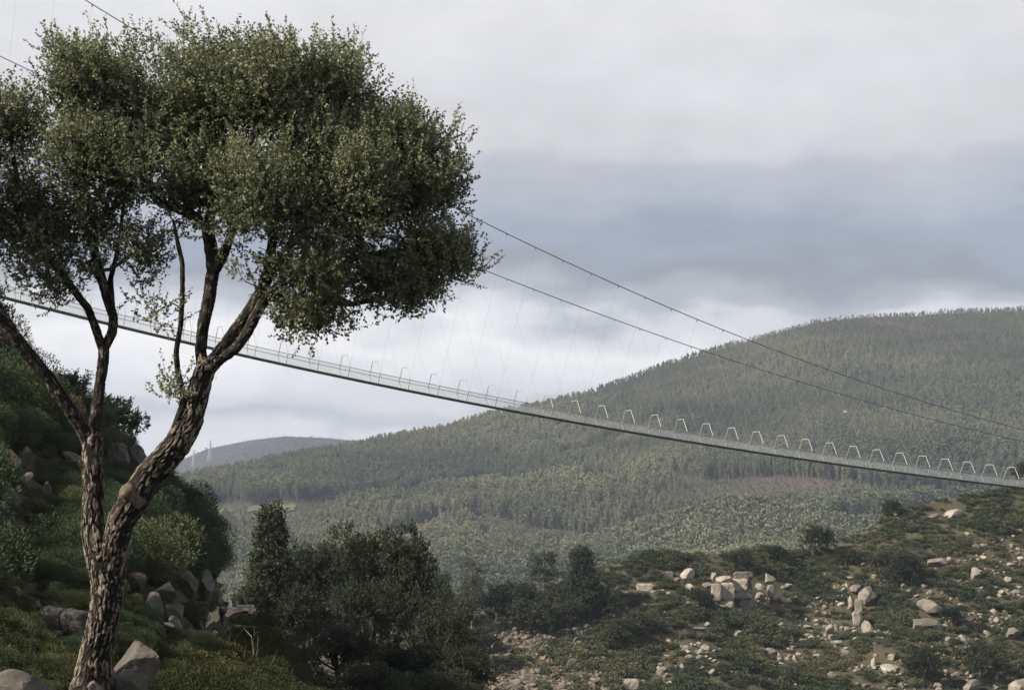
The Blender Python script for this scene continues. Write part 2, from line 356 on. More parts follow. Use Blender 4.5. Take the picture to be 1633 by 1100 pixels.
MTN = Sheet([(-600, 860), (0, 835), (200, 790), (260, 776), (300, 765), (400, 743), (500, 721), (560, 711), (600, 705), (650, 698), (700, 688), (760, 676), (830, 658), (880, 643), (950, 623), (1050, 589),
             (1120, 569), (1200, 544), (1250, 529), (1300, 516), (1380, 509), (1450, 505), (1540, 498), (1633, 496), (1900, 486), (2300, 480)],
            [(-600, 1030), (2300, 1030)], [(-600, 850), (300, 900), (1633, 950), (2300, 950)], [(-600, 1500), (300, 1650), (800, 2050), (1250, 2300), (1633, 2400), (2300, 2400)], 1.15, 16.0, 170.0, 5.0, 0.9)
MTN.build('forested_mountain', M['forest_soil'], -500, 2200, 270, 110, [(200, -30), (700, -320)], [(0.96, -60), (0.93, -120)])

HILL = Sheet([(-200, 1150), (500, 1060), (640, 1010), (720, 985), (800, 958), (880, 938), (960, 912), (1000, 898), (1060, 884), (1150, 878), (1230, 880), (1280, 882), (1330, 866), (1400, 834),
              (1450, 810), (1520, 794), (1580, 784), (1633, 778), (1900, 735), (2300, 690)],
             [(-200, 1230), (500, 1150), (2300, 1150)], [(-200, 240), (700, 270), (1000, 290), (1633, 295), (2300, 290)], [(-200, 300), (700, 330), (1100, 345), (1300, 365), (1633, 385), (2300, 395)], 1.0, 1.5, 16.0, 9.0, 0.75)
HILL.build('rocky_hill', M['hill_soil'], 100, 2100, 240, 70, [(10, -1.0), (40, -14), (150, -80)], [(0.93, -14), (0.8, -60)])

SLOPE = Sheet([(-900, 330), (-300, 432), (0, 590), (40, 614), (80, 640), (130, 655), (170, 692), (230, 742), (262, 772), (292, 822), (322, 866), (342, 905), (352, 948), (362, 966), (415, 974), (435, 1010), (455, 1060), (490, 1100), (560, 1135), (700, 1170), (1200, 1190), (2200, 1230)],
              [(-900, 1060), (-300, 1130), (400, 1170), (700, 1230), (1200, 1290), (2200, 1340)], [(-900, 17), (-300, 18), (150, 21), (400, 26), (1000, 34), (2200, 34)], [(-900, 60), (0, 66), (360, 74), (600, 76), (2200, 76)], 1.25, 0.28, 3.0, 13.0, 0.85)
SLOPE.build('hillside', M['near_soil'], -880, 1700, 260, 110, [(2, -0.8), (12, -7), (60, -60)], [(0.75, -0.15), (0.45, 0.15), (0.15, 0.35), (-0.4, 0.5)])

# ------------------------------------------------------------------ plants: meshes
def leaf_quads(b, C, D, U, length, width, tint, bend=0.25):
    """one bent four-cornered leaf per row: C base points, D axis, U rough normal"""
    D = D / (np.linalg.norm(D, axis=1, keepdims=True) + 1e-9); S = np.cross(D, U); S /= np.linalg.norm(S, axis=1, keepdims=True) + 1e-9
    Nn = np.cross(S, D); l = np.asarray(length)[:, None]; w = np.asarray(width)[:, None]
    a = C; c = C + D * l - Nn * l * bend * 0.4; mid = C + D * l * 0.5 + Nn * l * bend * 0.15
    V = np.stack([a, mid + S * w * 0.5, c, mid - S * w * 0.5], 1).reshape(-1, 3); n = len(C)
    f = np.arange(n)[:, None] * 4
    f3 = np.concatenate([f + np.array([[0, 1, 3]]), f + np.array([[1, 2, 3]])])
    b.add(V, f3=f3, a=np.repeat(np.asarray(tint), 4))
def unit(n, r): v = r.normal(size=(n, 3)); return v / np.linalg.norm(v, axis=1, keepdims=True)
def in_lobes(lobes, n, r, shell=0.45):
    """points spread through ellipsoids (centre, radii, weight), thicker towards the outside"""
    w = np.array([np.prod(l[1]) ** 0.66 * l[2] for l in lobes]); k = r.choice(len(lobes), n, p=w / w.sum())
    d = unit(n, r); q = (shell + (1 - shell) * r.random(n)) ** 0.6
    c = np.array([l[0] for l in lobes])[k]; s = np.array([l[1] for l in lobes])[k]
    return c + d * q[:, None] * s, d
def grow(bt, limbs, targets, tip=0.006, jit=0.12, sides=5, r=None, rmax=0.05):
    """joins every target to the nearest branch, the closest first; pieces thicken with what they carry"""
    nodes = [l for l in limbs]; pos = np.concatenate(nodes); par = []; tgt = np.asarray(targets); n = len(tgt)
    N0 = len(pos); P_ = list(pos); parent = [-1] * N0
    best = np.full(n, 1e9); who = np.zeros(n, int)
    for s in range(0, N0, 256):
        d = np.linalg.norm(tgt[:, None] - pos[None, s:s + 256], axis=2); m = d.min(1); a = d.argmin(1) + s; u = m < best; best[u] = m[u]; who[u] = a[u]
    todo = np.ones(n, bool); chains = []
    for _ in range(n):
        i = int(np.where(todo, best, 1e9).argmin()); todo[i] = False
        a = P_[who[i]]; e = tgt[i]; L = np.linalg.norm(e - a); k = max(2, min(6, int(L / 0.18) + 1)); ids = [int(who[i])]
        bow = r.normal(size=3) * jit * L; bow[2] += 0.10 * L
        new = []
        for t in np.linspace(0, 1, k + 1)[1:]:
            p = a + (e - a) * t + bow * math.sin(math.pi * t) * 0.9
            parent.append(ids[-1]); ids.append(len(P_)); P_.append(p); new.append(p)
        chains.append(ids); new = np.array(new)
        d = np.linalg.norm(tgt[:, None] - new[None], axis=2); m = d.min(1); a2 = d.argmin(1) + len(P_) - len(new); u = m < best; best[u] = m[u]; who[u] = a2[u]
    cnt = np.zeros(len(P_))
    for ids in chains: cnt[ids[-1]] += 1
    for i in range(len(P_) - 1, N0 - 1, -1): cnt[parent[i]] += cnt[i]
    for ids in chains:
        c = cnt[ids].copy(); c[0] = c[1]
        tube_into(bt, np.array([P_[i] for i in ids]), np.minimum(tip * np.sqrt(np.maximum(c, 1)) * 1.2, rmax), sides, cap=False, at=0.7)
def sprays(bc, bt, C, D, n_tw, n_lf, tw_len, lf, r, up=0.6, wide=0.55, spread=0.15, tint0=0.45, tint_sd=0.22, twigs=True, sun_tint=0.0):
    """leafy twigs round the points C pointing along D and upwards"""
    n = len(C) * n_tw; c = np.repeat(C, n_tw, 0) + r.normal(size=(n, 3)) * spread; d = np.repeat(D, n_tw, 0) * 0.8 + unit(n, r) * 0.9 + np.array([0, 0, up])
    d /= np.linalg.norm(d, axis=1, keepdims=True); ln = tw_len * (0.55 + 0.8 * r.random(n)); ct = np.repeat(r.normal(0, tint_sd * 0.6, len(C)), n_tw) + r.normal(0, tint_sd * 0.4, n)
    if sun_tint: ct = ct + sun_tint * np.clip(np.repeat(D[:, 2], n_tw), -.3, 1)      # sunlight painted into the tint: paler on the upper side of every clump
    m = n * n_lf; t = (np.tile(np.arange(n_lf), n) + r.random(m)) / n_lf
    base = np.repeat(c, n_lf, 0) + np.repeat(d, n_lf, 0) * (np.repeat(ln, n_lf) * t)[:, None]
    ld = unit(m, r) + np.repeat(d, n_lf, 0) * 0.7; L = lf * (0.65 + 0.6 * r.random(m))
    leaf_quads(bc, base, ld, unit(m, r) + np.array([0, 0, 0.5]), L, L * wide * (0.8 + 0.4 * r.random(m)), np.clip(tint0 + np.repeat(ct, n_lf) + r.normal(0, tint_sd * 0.7, m), 0, 1))
    if twigs and bt is not None:
        e = c + d * ln[:, None]; s = np.cross(d, unit(n, r)); s /= np.linalg.norm(s, axis=1, keepdims=True); q = np.cross(d, s); w = 0.0035 + 0 * ln[:, None]
        V = np.stack([c + s * w, c - s * w * .5 + q * w * .8, c - s * w * .5 - q * w * .8, e], 1).reshape(-1, 3); f = np.arange(n)[:, None] * 4
        bt.add(V, f3=np.concatenate([f + np.array([[0, 1, 3]]), f + np.array([[1, 2, 3]]), f + np.array([[2, 0, 3]])]), a=0.75)

# ------------------------------------------------------------------ the cork oak in front
TY = 24.0
TB = P(165, 1088, TY)
def T(px, py, dy=0.0): return P(px, py, TY + dy) - TB
PXM = TY / F                                           # metres per photo pixel at the tree
def limb(pts, step=0.03):
    q = np.array([list(T(x, y, d)) + [r * PXM * (.80 if r > 9 else .84)] for x, y, r, d in pts]); return resample(q, step)
LIMBS = dict(
    bole=[(143, 1112, 44, 0), (147, 1085, 36, 0), (152, 1050, 30, 0), (160, 1015, 29, 0), (168, 970, 28, 0), (172, 935, 29, 0), (170, 905, 35, 0), (168, 885, 34, 0)],
    west=[(166, 915, 22, 0.05), (156, 885, 23, 0.10), (149, 850, 22, 0.16), (147, 815, 20, 0.2), (150, 780, 19, 0.25), (147, 740, 19, 0.3), (148, 705, 18, 0.35), (150, 685, 16, 0.4)],
    east=[(174, 915, 23, -0.05), (182, 872, 24, -0.1), (193, 830, 25, -0.15), (212, 798, 27, -0.2), (240, 755, 27, -0.25), (281, 710, 25, -0.3), (304, 670, 23, -0.3), (317, 622, 20, -0.3), (328, 585, 19, -0.3)],
    west_low=[(146, 712, 15, 0.35), (130, 680, 14, 0.3), (108, 648, 13, 0.2), (78, 604, 13, 0.1), (48, 568, 13, 0), (20, 533, 13, -0.1), (-5, 492, 13, -0.2), (-35, 440, 12, -0.3), (-60, 360, 10, -0.3), (-70, 260, 8, 0), (-60, 170, 5, 0.2)],
    west_mid=[(149, 700, 14, 0.4), (154, 655, 11, 0.5), (160, 610, 10.5, 0.55), (166, 570, 11, 0.6), (165, 552, 11, 0.6)],
    wm_a=[(164, 556, 9, 0.6), (152, 522, 8, 0.6), (140, 492, 8, 0.6), (120, 466, 7, 0.6), (98, 436, 7, 0.7), (74, 404, 7, 0.7), (50, 370, 6, 0.7), (30, 300, 5, 0.6), (15, 210, 4, 0.4)],
    wm_b=[(166, 556, 9, 0.6), (180, 528, 9, 0.6), (181, 505, 8.5, 0.6), (172, 476, 9, 0.6), (160, 440, 9, 0.6), (148, 390, 8, 0.6), (138, 320, 7, 0.5), (135, 240, 5, 0.4), (140, 160, 3.5, 0.3)],
    wm_c=[(180, 510, 6, 0.6), (178, 480, 6, 0.7), (176, 445, 5, 0.8), (190, 390, 4, 0.9), (200, 300, 3, 0.9)],
    east_up=[(326, 592, 14, -0.3), (320, 560, 11, -0.25), (324, 520, 11, -0.2), (334, 475, 12, -0.1), (340, 430, 12.5, 0), (336, 385, 13, 0.1), (330, 358, 12, 0.1)],
    eu_a=[(331, 365, 9, 0.1), (312, 345, 8, 0.0), (286, 334, 8, -0.2), (258, 326, 7, -0.3), (232, 300, 6, -0.5), (212, 240, 5, -0.6), (200, 160, 3.5, -0.6)],
    eu_b=[(332, 370, 10, 0.1), (338, 320, 9, 0.3), (345, 250, 8, 0.5), (335, 170, 6, 0.6), (310, 90, 4, 0.5)],
    eu_c=[(340, 440, 8, 0), (356, 410, 8, -0.2), (370, 370, 7, -0.5), (385, 310, 6, -0.8), (400, 230, 5, -0.9), (420, 140, 3.5, -0.8)],
    east_out=[(328, 590, 16, -0.3), (348, 568, 16, -0.35), (374, 532, 15, -0.4), (398, 500, 14, -0.4), (420, 462, 13, -0.4), (432, 415, 11, -0.3)],
    eo_p=[(345, 578, 9, -0.55), (374, 558, 10, -0.6), (396, 528, 10, -0.6), (412, 495, 10, -0.6), (428, 470, 9, -0.6), (456, 446, 9, -0.4), (505, 425, 8, 0.1), (560, 412, 7, 0.4), (630, 400, 5, 0.5), (700, 410, 4, 0.3)],
    eo_a=[(430, 425, 9, -0.3), (438, 350, 8, -0.1), (462, 260, 7, 0.2), (500, 170, 5, 0.3), (520, 100, 3, 0.3)],
    eo_b=[(430, 440, 8, -0.3), (462, 390, 8, -0.1), (520, 335, 7, 0.3), (600, 285, 5.5, 0.5), (690, 255, 4, 0.5)],
    eo_c=[(412, 480, 7, -0.4), (450, 468, 7, 0.0), (500, 478, 6, 0.3), (560, 485, 5, 0.5), (640, 470, 4, 0.6), (690, 435, 3, 0.6)],
    shoot=[(266, 722, 8, -0.3), (276, 690, 6.5, -0.35), (290, 650, 6, -0.4), (292, 625, 5, -0.4), (283, 590, 5.5, -0.4), (281, 560, 5, -0.4), (288, 520, 5, -0.4), (291, 470, 5, -0.4), (291, 420, 4.5, -0.4), (284, 390, 4, -0.4), (276, 350, 2.5, -0.4)],
)
bt = Bag(); limb_nodes = []
for i, (k, pts) in enumerate(LIMBS.items()):
    q = limb(pts, 0.014); thick = q[:, 3].max() > 0.13
    tube_into(bt, q[:, :3], q[:, 3], 110 if thick else 40, cap=True, bark=0.20, seed=i * 7.3)
    if k not in ('bole', 'west', 'east'): limb_nodes.append(q[::9, :3])
# burl on the west stem
tube_into(bt, np.array([T(140, 742, 0.3), T(132, 738, 0.28), T(126, 735, 0.27)]), [9 * PXM, 8 * PXM, 5.5 * PXM], 20, True, 0.14, 3.0)
lobes_px = [(290, 150, 130, 108, .3, 1.3, 1), (150, 150, 92, 85, 0, 1.2, 1), (430, 150, 110, 95, 0, 1.3, 1), (535, 145, 85, 80, .2, 1.1, 1), (620, 235, 100, 88, .3, 1.2, 1), (672, 295, 78, 88, 0.2, 1.0, 1),
            (700, 400, 66, 64, 0, .8, .95), (560, 330, 130, 108, -.4, 1.3, 1), (600, 440, 110, 60, 0, 1.0, .85), (490, 450, 80, 78, -.6, .9, .8), (420, 320, 110, 105, -.7, 1.1, .9), (300, 270, 120, 90, -.4, 1.2, .8),
            (160, 265, 105, 85, 0, 1.1, .85), (15, 205, 58, 92, .2, 1.0, .9), (10, 340, 78, 105, .1, 1.0, .85), (120, 360, 80, 62, .4, .8, .7), (232, 395, 60, 55, .2, .7, .45), (88, 468, 42, 42, .5, .4, .5),
            (258, 500, 32, 60, -.3, .4, .45), (276, 632, 30, 42, -.4, .35, .55), (520, 515, 62, 38, -.4, .6, .6), (-90, 250, 95, 150, 0, 1.2, .8), (0, 470, 30, 25, -.2, .4, .5),
            (297, 62, 24, 34, .3, .3, .8), (505, 78, 24, 28, .2, .3, .8), (566, 92, 20, 26, .2, .3, .8), (728, 222, 20, 24, .1, .3, .8), (110, 88, 36, 26, 0, .4, .8), (390, 80, 40, 26, 0, .4, .8), (210, 75, 30, 20, 0, .3, .6), (660, 180, 30, 26, .1, .4, .8),
            (470, 505, 62, 34, -.3, .6, .8), (640, 470, 70, 38, 0, .7, .8), (722, 440, 48, 34, 0, .5, .9), (205, 430, 50, 42, .3, .5, .6), (150, 430, 40, 45, .6, .4, .5), (60, 420, 50, 60, .3, .6, .8), (395, 440, 40, 40, -.5, .5, .5), (485, 225, 90, 55, -.4, .7, .9), (560, 225, 70, 50, -.2, .7, .8)]
lobes = [(T(x, y + (4 if y < 260 else 2), d), np.array([max(rx - 11, 12) * PXM, rz, max(ry - 17, 12) * PXM]), w) for x, y, rx, ry, d, rz, w in lobes_px]
cr_ = np.random.default_rng(21)
clumps = []
for c_, r_, w_ in lobes:                                 # every lobe is a handful of separate clumps
    for _ in range(max(3, int(9 * min(1, np.prod(r_) ** (1 / 3) / .7)))):
        d_ = unit(1, cr_)[0]; f_ = cr_.uniform(.35, .52); clumps.append((c_ + d_ * r_ * cr_.uniform(.35, .72), r_ * f_, w_))
g1, d1 = in_lobes(lobes, 780, cr_, 0.25); g2, d2 = in_lobes(clumps, 1480, cr_, 0.15); tg = np.concatenate([g1, g2]); td = np.concatenate([d1, d2])
bc = Bag(); bw = Bag()
grow(bw, limb_nodes, tg, 0.0045, 0.12, 5, cr_, 0.045)
sprays(bc, bw, tg, td, 11, 16, 0.25, 0.043, cr_, up=1.0, wide=0.62, spread=0.10, tint0=0.42, tint_sd=0.18, sun_tint=0.30)
oak = link('cork_oak_tree', None, loc=TB, label='large gnarled cork oak leaning over the dark slope in the foreground', cat='tree')
trunk_me = bt.mesh('trunk', M['bark'], True, 'ridge')
trunk = link('trunk', trunk_me, oak)
bs = Bag(); tube_into(bs, np.array([T(222, 800, -0.25), T(209, 788, -0.34), T(200, 780, -0.42), T(199, 779, -0.425)]), [16 * PXM, 12 * PXM, 12.5 * PXM, 6 * PXM], 40, True, 0.25, 4.0)
link('pruned_stub', bs.mesh('pruned_stub', M['cut_wood'], True, 'ridge'), trunk, label='pale round pruning scar on the stem')
link('branchwork', bw.mesh('branchwork', M['twig'], False, 'ridge'), trunk)
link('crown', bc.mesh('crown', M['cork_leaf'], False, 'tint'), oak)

# ------------------------------------------------------------------ plant kinds
def oak_kind(seed, h, w, n=120, tw=9, lf=9, leaf=0.13, low=0.18, wiggle=1.0):
    """a broad tree of height h and width w: mesh pair (trunk, crown)"""
    r = np.random.default_rng(seed); t = Bag(); c = Bag(); base = np.array([0, 0, -0.4])
    lob = []
    for i in range(11):
        a = r.random() * 6.28; q = math.sqrt(r.random()) * 0.62; zz = low + (1 - low) * (0.30 + 0.52 * r.random()); k = 0.20 + 0.10 * r.random(); q *= 1.15 - 0.6 * max(0, zz - 0.5)
        lob.append((np.array([math.cos(a) * q * w / 2, math.sin(a) * q * w / 2, zz * h]), np.array([k * w, k * w, k * 0.72 * h * 0.9]), 1.0))
    lob.append((np.array([0, 0, h * 0.62]), np.array([w * .3, w * .3, h * .26]), 1.0))
    stem = resample(np.array([[0, 0, -0.4], [0.05 * w, 0, h * .2], [-0.03 * w, 0.02 * w, h * .42], [0, 0, h * .66]]) * 1.0, h / 16)
    tube_into(t, stem, np.linspace(h * 0.035, h * 0.012, len(stem)), 8, True)
    lim = [stem[3:]]
    for l in lob[:8]:
        s = stem[int(len(stem) * (0.25 + 0.4 * r.random()))]; q = resample(np.array([s, (s + l[0]) / 2 + r.normal(size=3) * 0.05 * h, l[0]]), h / 16)
        tube_into(t, q, np.linspace(h * .015, h * .005, len(q)), 6, True); lim.append(q)
    g, d = in_lobes(lob, n, r, 0.4); g[:, 2] = np.maximum(g[:, 2], low * h * 0.8)
    grow(t, lim, g, h * 0.0012, 0.12, 4, r, h * 0.008)
    sprays(c, None, g, d, tw, lf, h * 0.055, leaf, r, up=0.5, wide=0.7, spread=h * 0.03, tint0=0.4, tint_sd=0.25, twigs=False)
    return t.mesh('trunk', M['twig'], True, 'ridge'), c
def pine_kind(seed, h, w, bare=0.35, n=70, leaf=0.16, cone=0.8):
    r = np.random.default_rng(seed); t = Bag(); c = Bag()
    stem = resample(np.array([[0, 0, -0.5], [0.01 * h, 0, h * .4], [-0.005 * h, 0.01 * h, h * .8], [0, 0, h]]), h / 14)
    tube_into(t, stem, np.linspace(h * 0.018, h * 0.003, len(stem)), 7, True)
    z = bare + (1 - bare) * r.random(n) ** 1.1; a = r.random(n) * 6.28; rad = w / 2 * np.clip(1.05 - cone * (z - bare) / (1 - bare), 0.12, 1) * (0.35 + 0.65 * r.random(n))
    g = np.stack([np.cos(a) * rad, np.sin(a) * rad, z * h + 0.05 * rad], -1); d = np.stack([np.cos(a), np.sin(a), 0.3 + 0 * a], -1)
    grow(t, [stem[4:]], g, h * 0.0010, 0.06, 4, r, h * .006)
    sprays(c, None, g, d, 9, 7, h * 0.06, leaf, r, up=0.35, wide=0.45, spread=h * 0.028, tint0=0.4, tint_sd=0.25, twigs=False)
    return t.mesh('trunk', M['pale_bark'], True, 'ridge'), c
def bush_kind(seed, n=420, leaf=0.11, narrow=0.4, up=0.9, mat='heather_leaf', flat=0.8):
    """a mound one metre across and about flat metres high"""
    r = np.random.default_rng(seed); c = Bag(); k = 9
    lob = [(np.array([r.normal() * .2, r.normal() * .2, flat * (0.25 + .3 * r.random())]), np.array([.26, .26, flat * .34]) * (0.8 + .5 * r.random()), 1.0) for _ in range(k)]
    g, d = in_lobes(lob, n, r, 0.5); g[:, 2] = np.abs(g[:, 2])
    L = leaf * (0.6 + 0.8 * r.random(n)); leaf_quads(c, g, d * 0.7 + unit(n, r) * 0.5 + np.array([0, 0, up]), unit(n, r), L, L * narrow, np.clip(0.45 + r.normal(0, .25, n), 0, 1))
    return c.mesh('shrub_kind', M[mat], False, 'tint')
def true_size(c):
    V = np.concatenate(c.V); return float(np.percentile(V[:, 2], 99.7)), float(2 * np.percentile(np.abs(V[:, :2]).max(1), 98.5))
OAKS = []
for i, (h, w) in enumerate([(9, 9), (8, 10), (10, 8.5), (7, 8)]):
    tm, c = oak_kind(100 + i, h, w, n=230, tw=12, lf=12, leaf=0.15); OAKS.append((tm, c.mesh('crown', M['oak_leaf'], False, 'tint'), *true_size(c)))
PINES = []
for i, (h, w, bare, cone) in enumerate([(11, 4.0, .38, .5), (14, 5.0, .42, .45), (9, 5.2, .06, .85), (10, 4.4, .3, .25)]):
    tm, c = pine_kind(200 + i, h, w, bare, 330 if i == 2 else 120, 0.26, cone); PINES.append((tm, c.mesh('crown', M['pine_leaf'], False, 'tint'), *true_size(c)))
SMALL = []
for i, (h, w) in enumerate([(5, 4.6), (4.4, 5.4), (6, 4)]):
    tm, c = oak_kind(300 + i, h, w, n=110, tw=9, lf=9, leaf=0.16, low=0.06); SMALL.append((tm, c.mesh('crown', M['oak_leaf'], False, 'tint'), *true_size(c)))
def plant(name, kind, base, h, w, rz, label, cat, group=None):
    """a copy of a plant kind: an Empty with its trunk and crown"""
    tm, cm, h0, w0 = kind
    e = link(name, None, loc=base, rot=(0, 0, rz), scl=(w / w0, w / w0, h / h0), label=label, cat=cat, group=group)
    link('trunk', tm, e); link('crown', cm, e); return e
def plant_px(sheet, name, kind, px, ybase, hpx, wpx, label, cat='tree', group=None, rz=None, Y=None):
    b = sheet.point(px, ybase) if Y is None else P(px, ybase, Y)
    s = b[1] / F; return plant(name, kind, b, hpx * s, wpx * s, random.random() * 6.28 if rz is None else rz, label, cat, group)

# ------------------------------------------------------------------ scatter: one object of kind stuff, copies on points
def scatter(name, pts, kinds, idx, scl, rotz, label, cat, tilt=0.12):
    cl = bpy.data.collections.new(name + '_kinds')
    for i, me in enumerate(kinds):
        o = bpy.data.objects.new('%s_kind_%02d' % (name, i), me); cl.objects.link(o)
    n = len(pts); me = bpy.data.meshes.new(name); me.vertices.add(n); me.vertices.foreach_set('co', np.ascontiguousarray(pts, np.float32).ravel())
    rot = np.stack([rng.normal(0, tilt, n), rng.normal(0, tilt, n), rotz], -1)
    for k, v, ty in (('turn', rot, 'FLOAT_VECTOR'), ('size', scl, 'FLOAT_VECTOR')):
        at = me.attributes.new(k, ty, 'POINT'); at.data.foreach_set('vector', np.ascontiguousarray(v, np.float32).ravel())
    at = me.attributes.new('pick', 'INT', 'POINT'); at.data.foreach_set('value', np.ascontiguousarray(idx, np.int32))
    o = link(name, me, label=label, cat=cat, kind='stuff')
    ng = bpy.data.node_groups.new(name, 'GeometryNodeTree'); ng.interface.new_socket('Geometry', in_out='INPUT', socket_type='NodeSocketGeometry'); ng.interface.new_socket('Geometry', in_out='OUTPUT', socket_type='NodeSocketGeometry')
    N = ng.nodes; L = ng.links; gi = N.new('NodeGroupInput'); go = N.new('NodeGroupOutput'); ci = N.new('GeometryNodeCollectionInfo'); ci.inputs['Collection'].default_value = cl
    ci.inputs['Separate Children'].default_value = True; ci.inputs['Reset Children'].default_value = True
    mp = N.new('GeometryNodeMeshToPoints'); L.new(gi.outputs[0], mp.inputs[0]); io = N.new('GeometryNodeInstanceOnPoints'); io.inputs['Pick Instance'].default_value = True
    L.new(mp.outputs[0], io.inputs['Points']); L.new(ci.outputs[0], io.inputs['Instance'])
    def attr(nm, ty):
        a = N.new('GeometryNodeInputNamedAttribute'); a.data_type = ty; a.inputs[0].default_value = nm; return a.outputs[0]
    L.new(attr('pick', 'INT'), io.inputs['Instance Index']); e2r = N.new('FunctionNodeEulerToRotation'); L.new(attr('turn', 'FLOAT_VECTOR'), e2r.inputs[0]); L.new(e2r.outputs[0], io.inputs['Rotation'])
    L.new(attr('size', 'FLOAT_VECTOR'), io.inputs['Scale']); L.new(io.outputs[0], go.inputs[0])
    md = o.modifiers.new('scatter', 'NODES'); md.node_group = ng
    return o

# ------------------------------------------------------------------ forest on the mountain
def forest_kind(seed, bare, w, n, leaf):
    r = np.random.default_rng(seed); c = Bag()
    z = bare + (1 - bare) * (0.02 + 0.95 * r.random(n)); a = r.random(n) * 6.28; u = (z - bare) / (1 - bare)
    rad = w * np.sqrt(np.clip(np.sin(np.pi * (0.10 + 0.86 * u)), 0, 1)) * (0.45 + 0.55 * r.random(n)) * (1 + 0.3 * np.sin(a * 2 + seed))
    g = np.stack([np.cos(a) * rad, np.sin(a) * rad, z], -1); L = leaf * (0.7 + 0.7 * r.random(n))
    leaf_quads(c, g, unit(n, r) * 0.7 + np.stack([np.cos(a) * .4, np.sin(a) * .4, 0.3 + 0 * a], -1), unit(n, r), L, L * 0.8, np.clip(0.45 + r.normal(0, .25, n), 0, 1))
    nl = len(np.concatenate(c.V)); st = Bag(); tube_into(st, np.array([[0, 0, -.06], [.005, 0, .5], [0, 0, .96]]), [.012, .009, .002], 4, False)
    V = np.concatenate([np.concatenate(c.V), np.concatenate(st.V)]); f3 = np.concatenate(c.F3); f4 = np.concatenate(st.F4) + nl
    return mesh_np('forest_tree_kind', V, [f3, f4], mats=[M['forest_leaf'], M['pale_bark']], midx=np.concatenate([np.zeros(len(f3), int), np.ones(len(f4), int)]),
                   attrs={'tint': np.concatenate([np.concatenate(c.A), np.zeros(len(V) - nl)])})
FK = [forest_kind(400, .42, .105, 300, .056), forest_kind(401, .5, .12, 280, .056), forest_kind(402, .35, .095, 300, .052), forest_kind(403, .22, .15, 360, .062), forest_kind(404, .55, .10, 220, .056), forest_kind(405, .1, .17, 380, .064)]
FIELDS = [(328, 352, 838, 850), (332, 368, 853, 866), (395, 418, 812, 820), (440, 470, 812, 822), (372, 405, 830, 838), (345, 372, 818, 826), (425, 455, 833, 841)]
G1 = [(200, 812), (330, 806), (450, 806), (560, 800), (640, 790), (720, 782), (860, 778), (980, 772), (1100, 778), (1200, 786), (1300, 792), (1420, 802), (1540, 806), (1800, 815)]
G2 = [(1000, 840), (1090, 846), (1180, 858), (1280, 872), (1400, 860), (1700, 850)]
G3 = [(800, 755), (870, 742), (930, 722), (1000, 700), (1160, 660)]
G4 = [(550, 850), (640, 842), (760, 836), (860, 842), (1000, 850)]
def forest_points():
    n = 135000; px = rng.uniform(-20, 1680, n); t = 0.05 + 0.95 * rng.random(n) ** 0.95; t[:15000] = rng.uniform(.92, 1.0, 15000); p = MTN.point_t(px, t); yf = ip(px, MTN.front); ys = ip(px, MTN.sky); py = yf + (ys - yf) * t
    keep = np.ones(n, bool)
    wob = 6 * fbm2(px, px * 0, 40.0, 3, 1.0)
    low = np.ones(n)
    for G, w0, xa, xb, sd in ((G1, 24, -100, 1700, 4.0), (G2, 26, 1000, 1700, 8.0), (G3, 20, 820, 1150, 12.0), (G4, 24, 560, 1000, 15.0)):
        d = py - (ip(px, G) + wob); w = np.maximum(w0 * (1 + .8 * fbm2(px, px * 0, 80.0, 3, sd)), 4); g = (px > xa) & (px < xb) & (d > 0) & (d < w)
        low = np.where(g, .22 + .5 * (d / w) ** 3, low); keep &= ~(g & (rng.random(n) < .18))
    clr = fbm2(p[:, 0], p[:, 1], 120.0, 4, 6.0); keep &= ~((clr > 0.95) & (rng.random(n) < 0.7))
    th = fbm2(p[:, 0], p[:, 1], 45.0, 3, 16.0); keep &= ~((th > 0.45) & (rng.random(n) < 0.4))
    for x0, x1, y0, y1 in FIELDS: keep &= ~((px > x0 - 2) & (px < x1 + 2) & (py > y0 - 3) & (py < y1 + 7))
    keep &= ~((px > 315) & (px < 480) & (py > 805) & (py < 872) & (rng.random(n) < 0.3))
    for hx, hy in ((1347, 664), (1555, 619)): keep &= ~((np.abs(px - hx) < 8) & (py > hy - 4) & (py < hy + 14))
    return p[keep], px[keep], py[keep], low[keep]
fp, fpx, fpy, flow = forest_points(); nf = len(fp)
zone = fbm2(fp[:, 0], fp[:, 1], 160.0, 3, 30.0)
hgt = (13.5 + 4.0 * zone) * rng.uniform(0.6, 1.35, nf) * np.interp(fp[:, 1], [900, 1500, 2300], [1.3, 1.0, .62]); hgt = hgt * flow * np.where(MTN.t_of(fpx, fpy) > .93, .62, 1.0); wide = hgt * rng.uniform(0.62, 0.98, nf) * (1 + .9 * (1 - flow))
pick = np.where(zone > 0.25, rng.choice([3, 5, 1], nf), np.where(zone < -0.25, rng.choice([0, 2, 4], nf), rng.integers(0, 6, nf)))
scatter('forest', fp, FK, pick, np.stack([wide, wide, hgt], -1), rng.uniform(0, 6.28, nf), 'dense mixed pine and eucalyptus forest covering the mountainside across the valley', 'forest', 0.02)
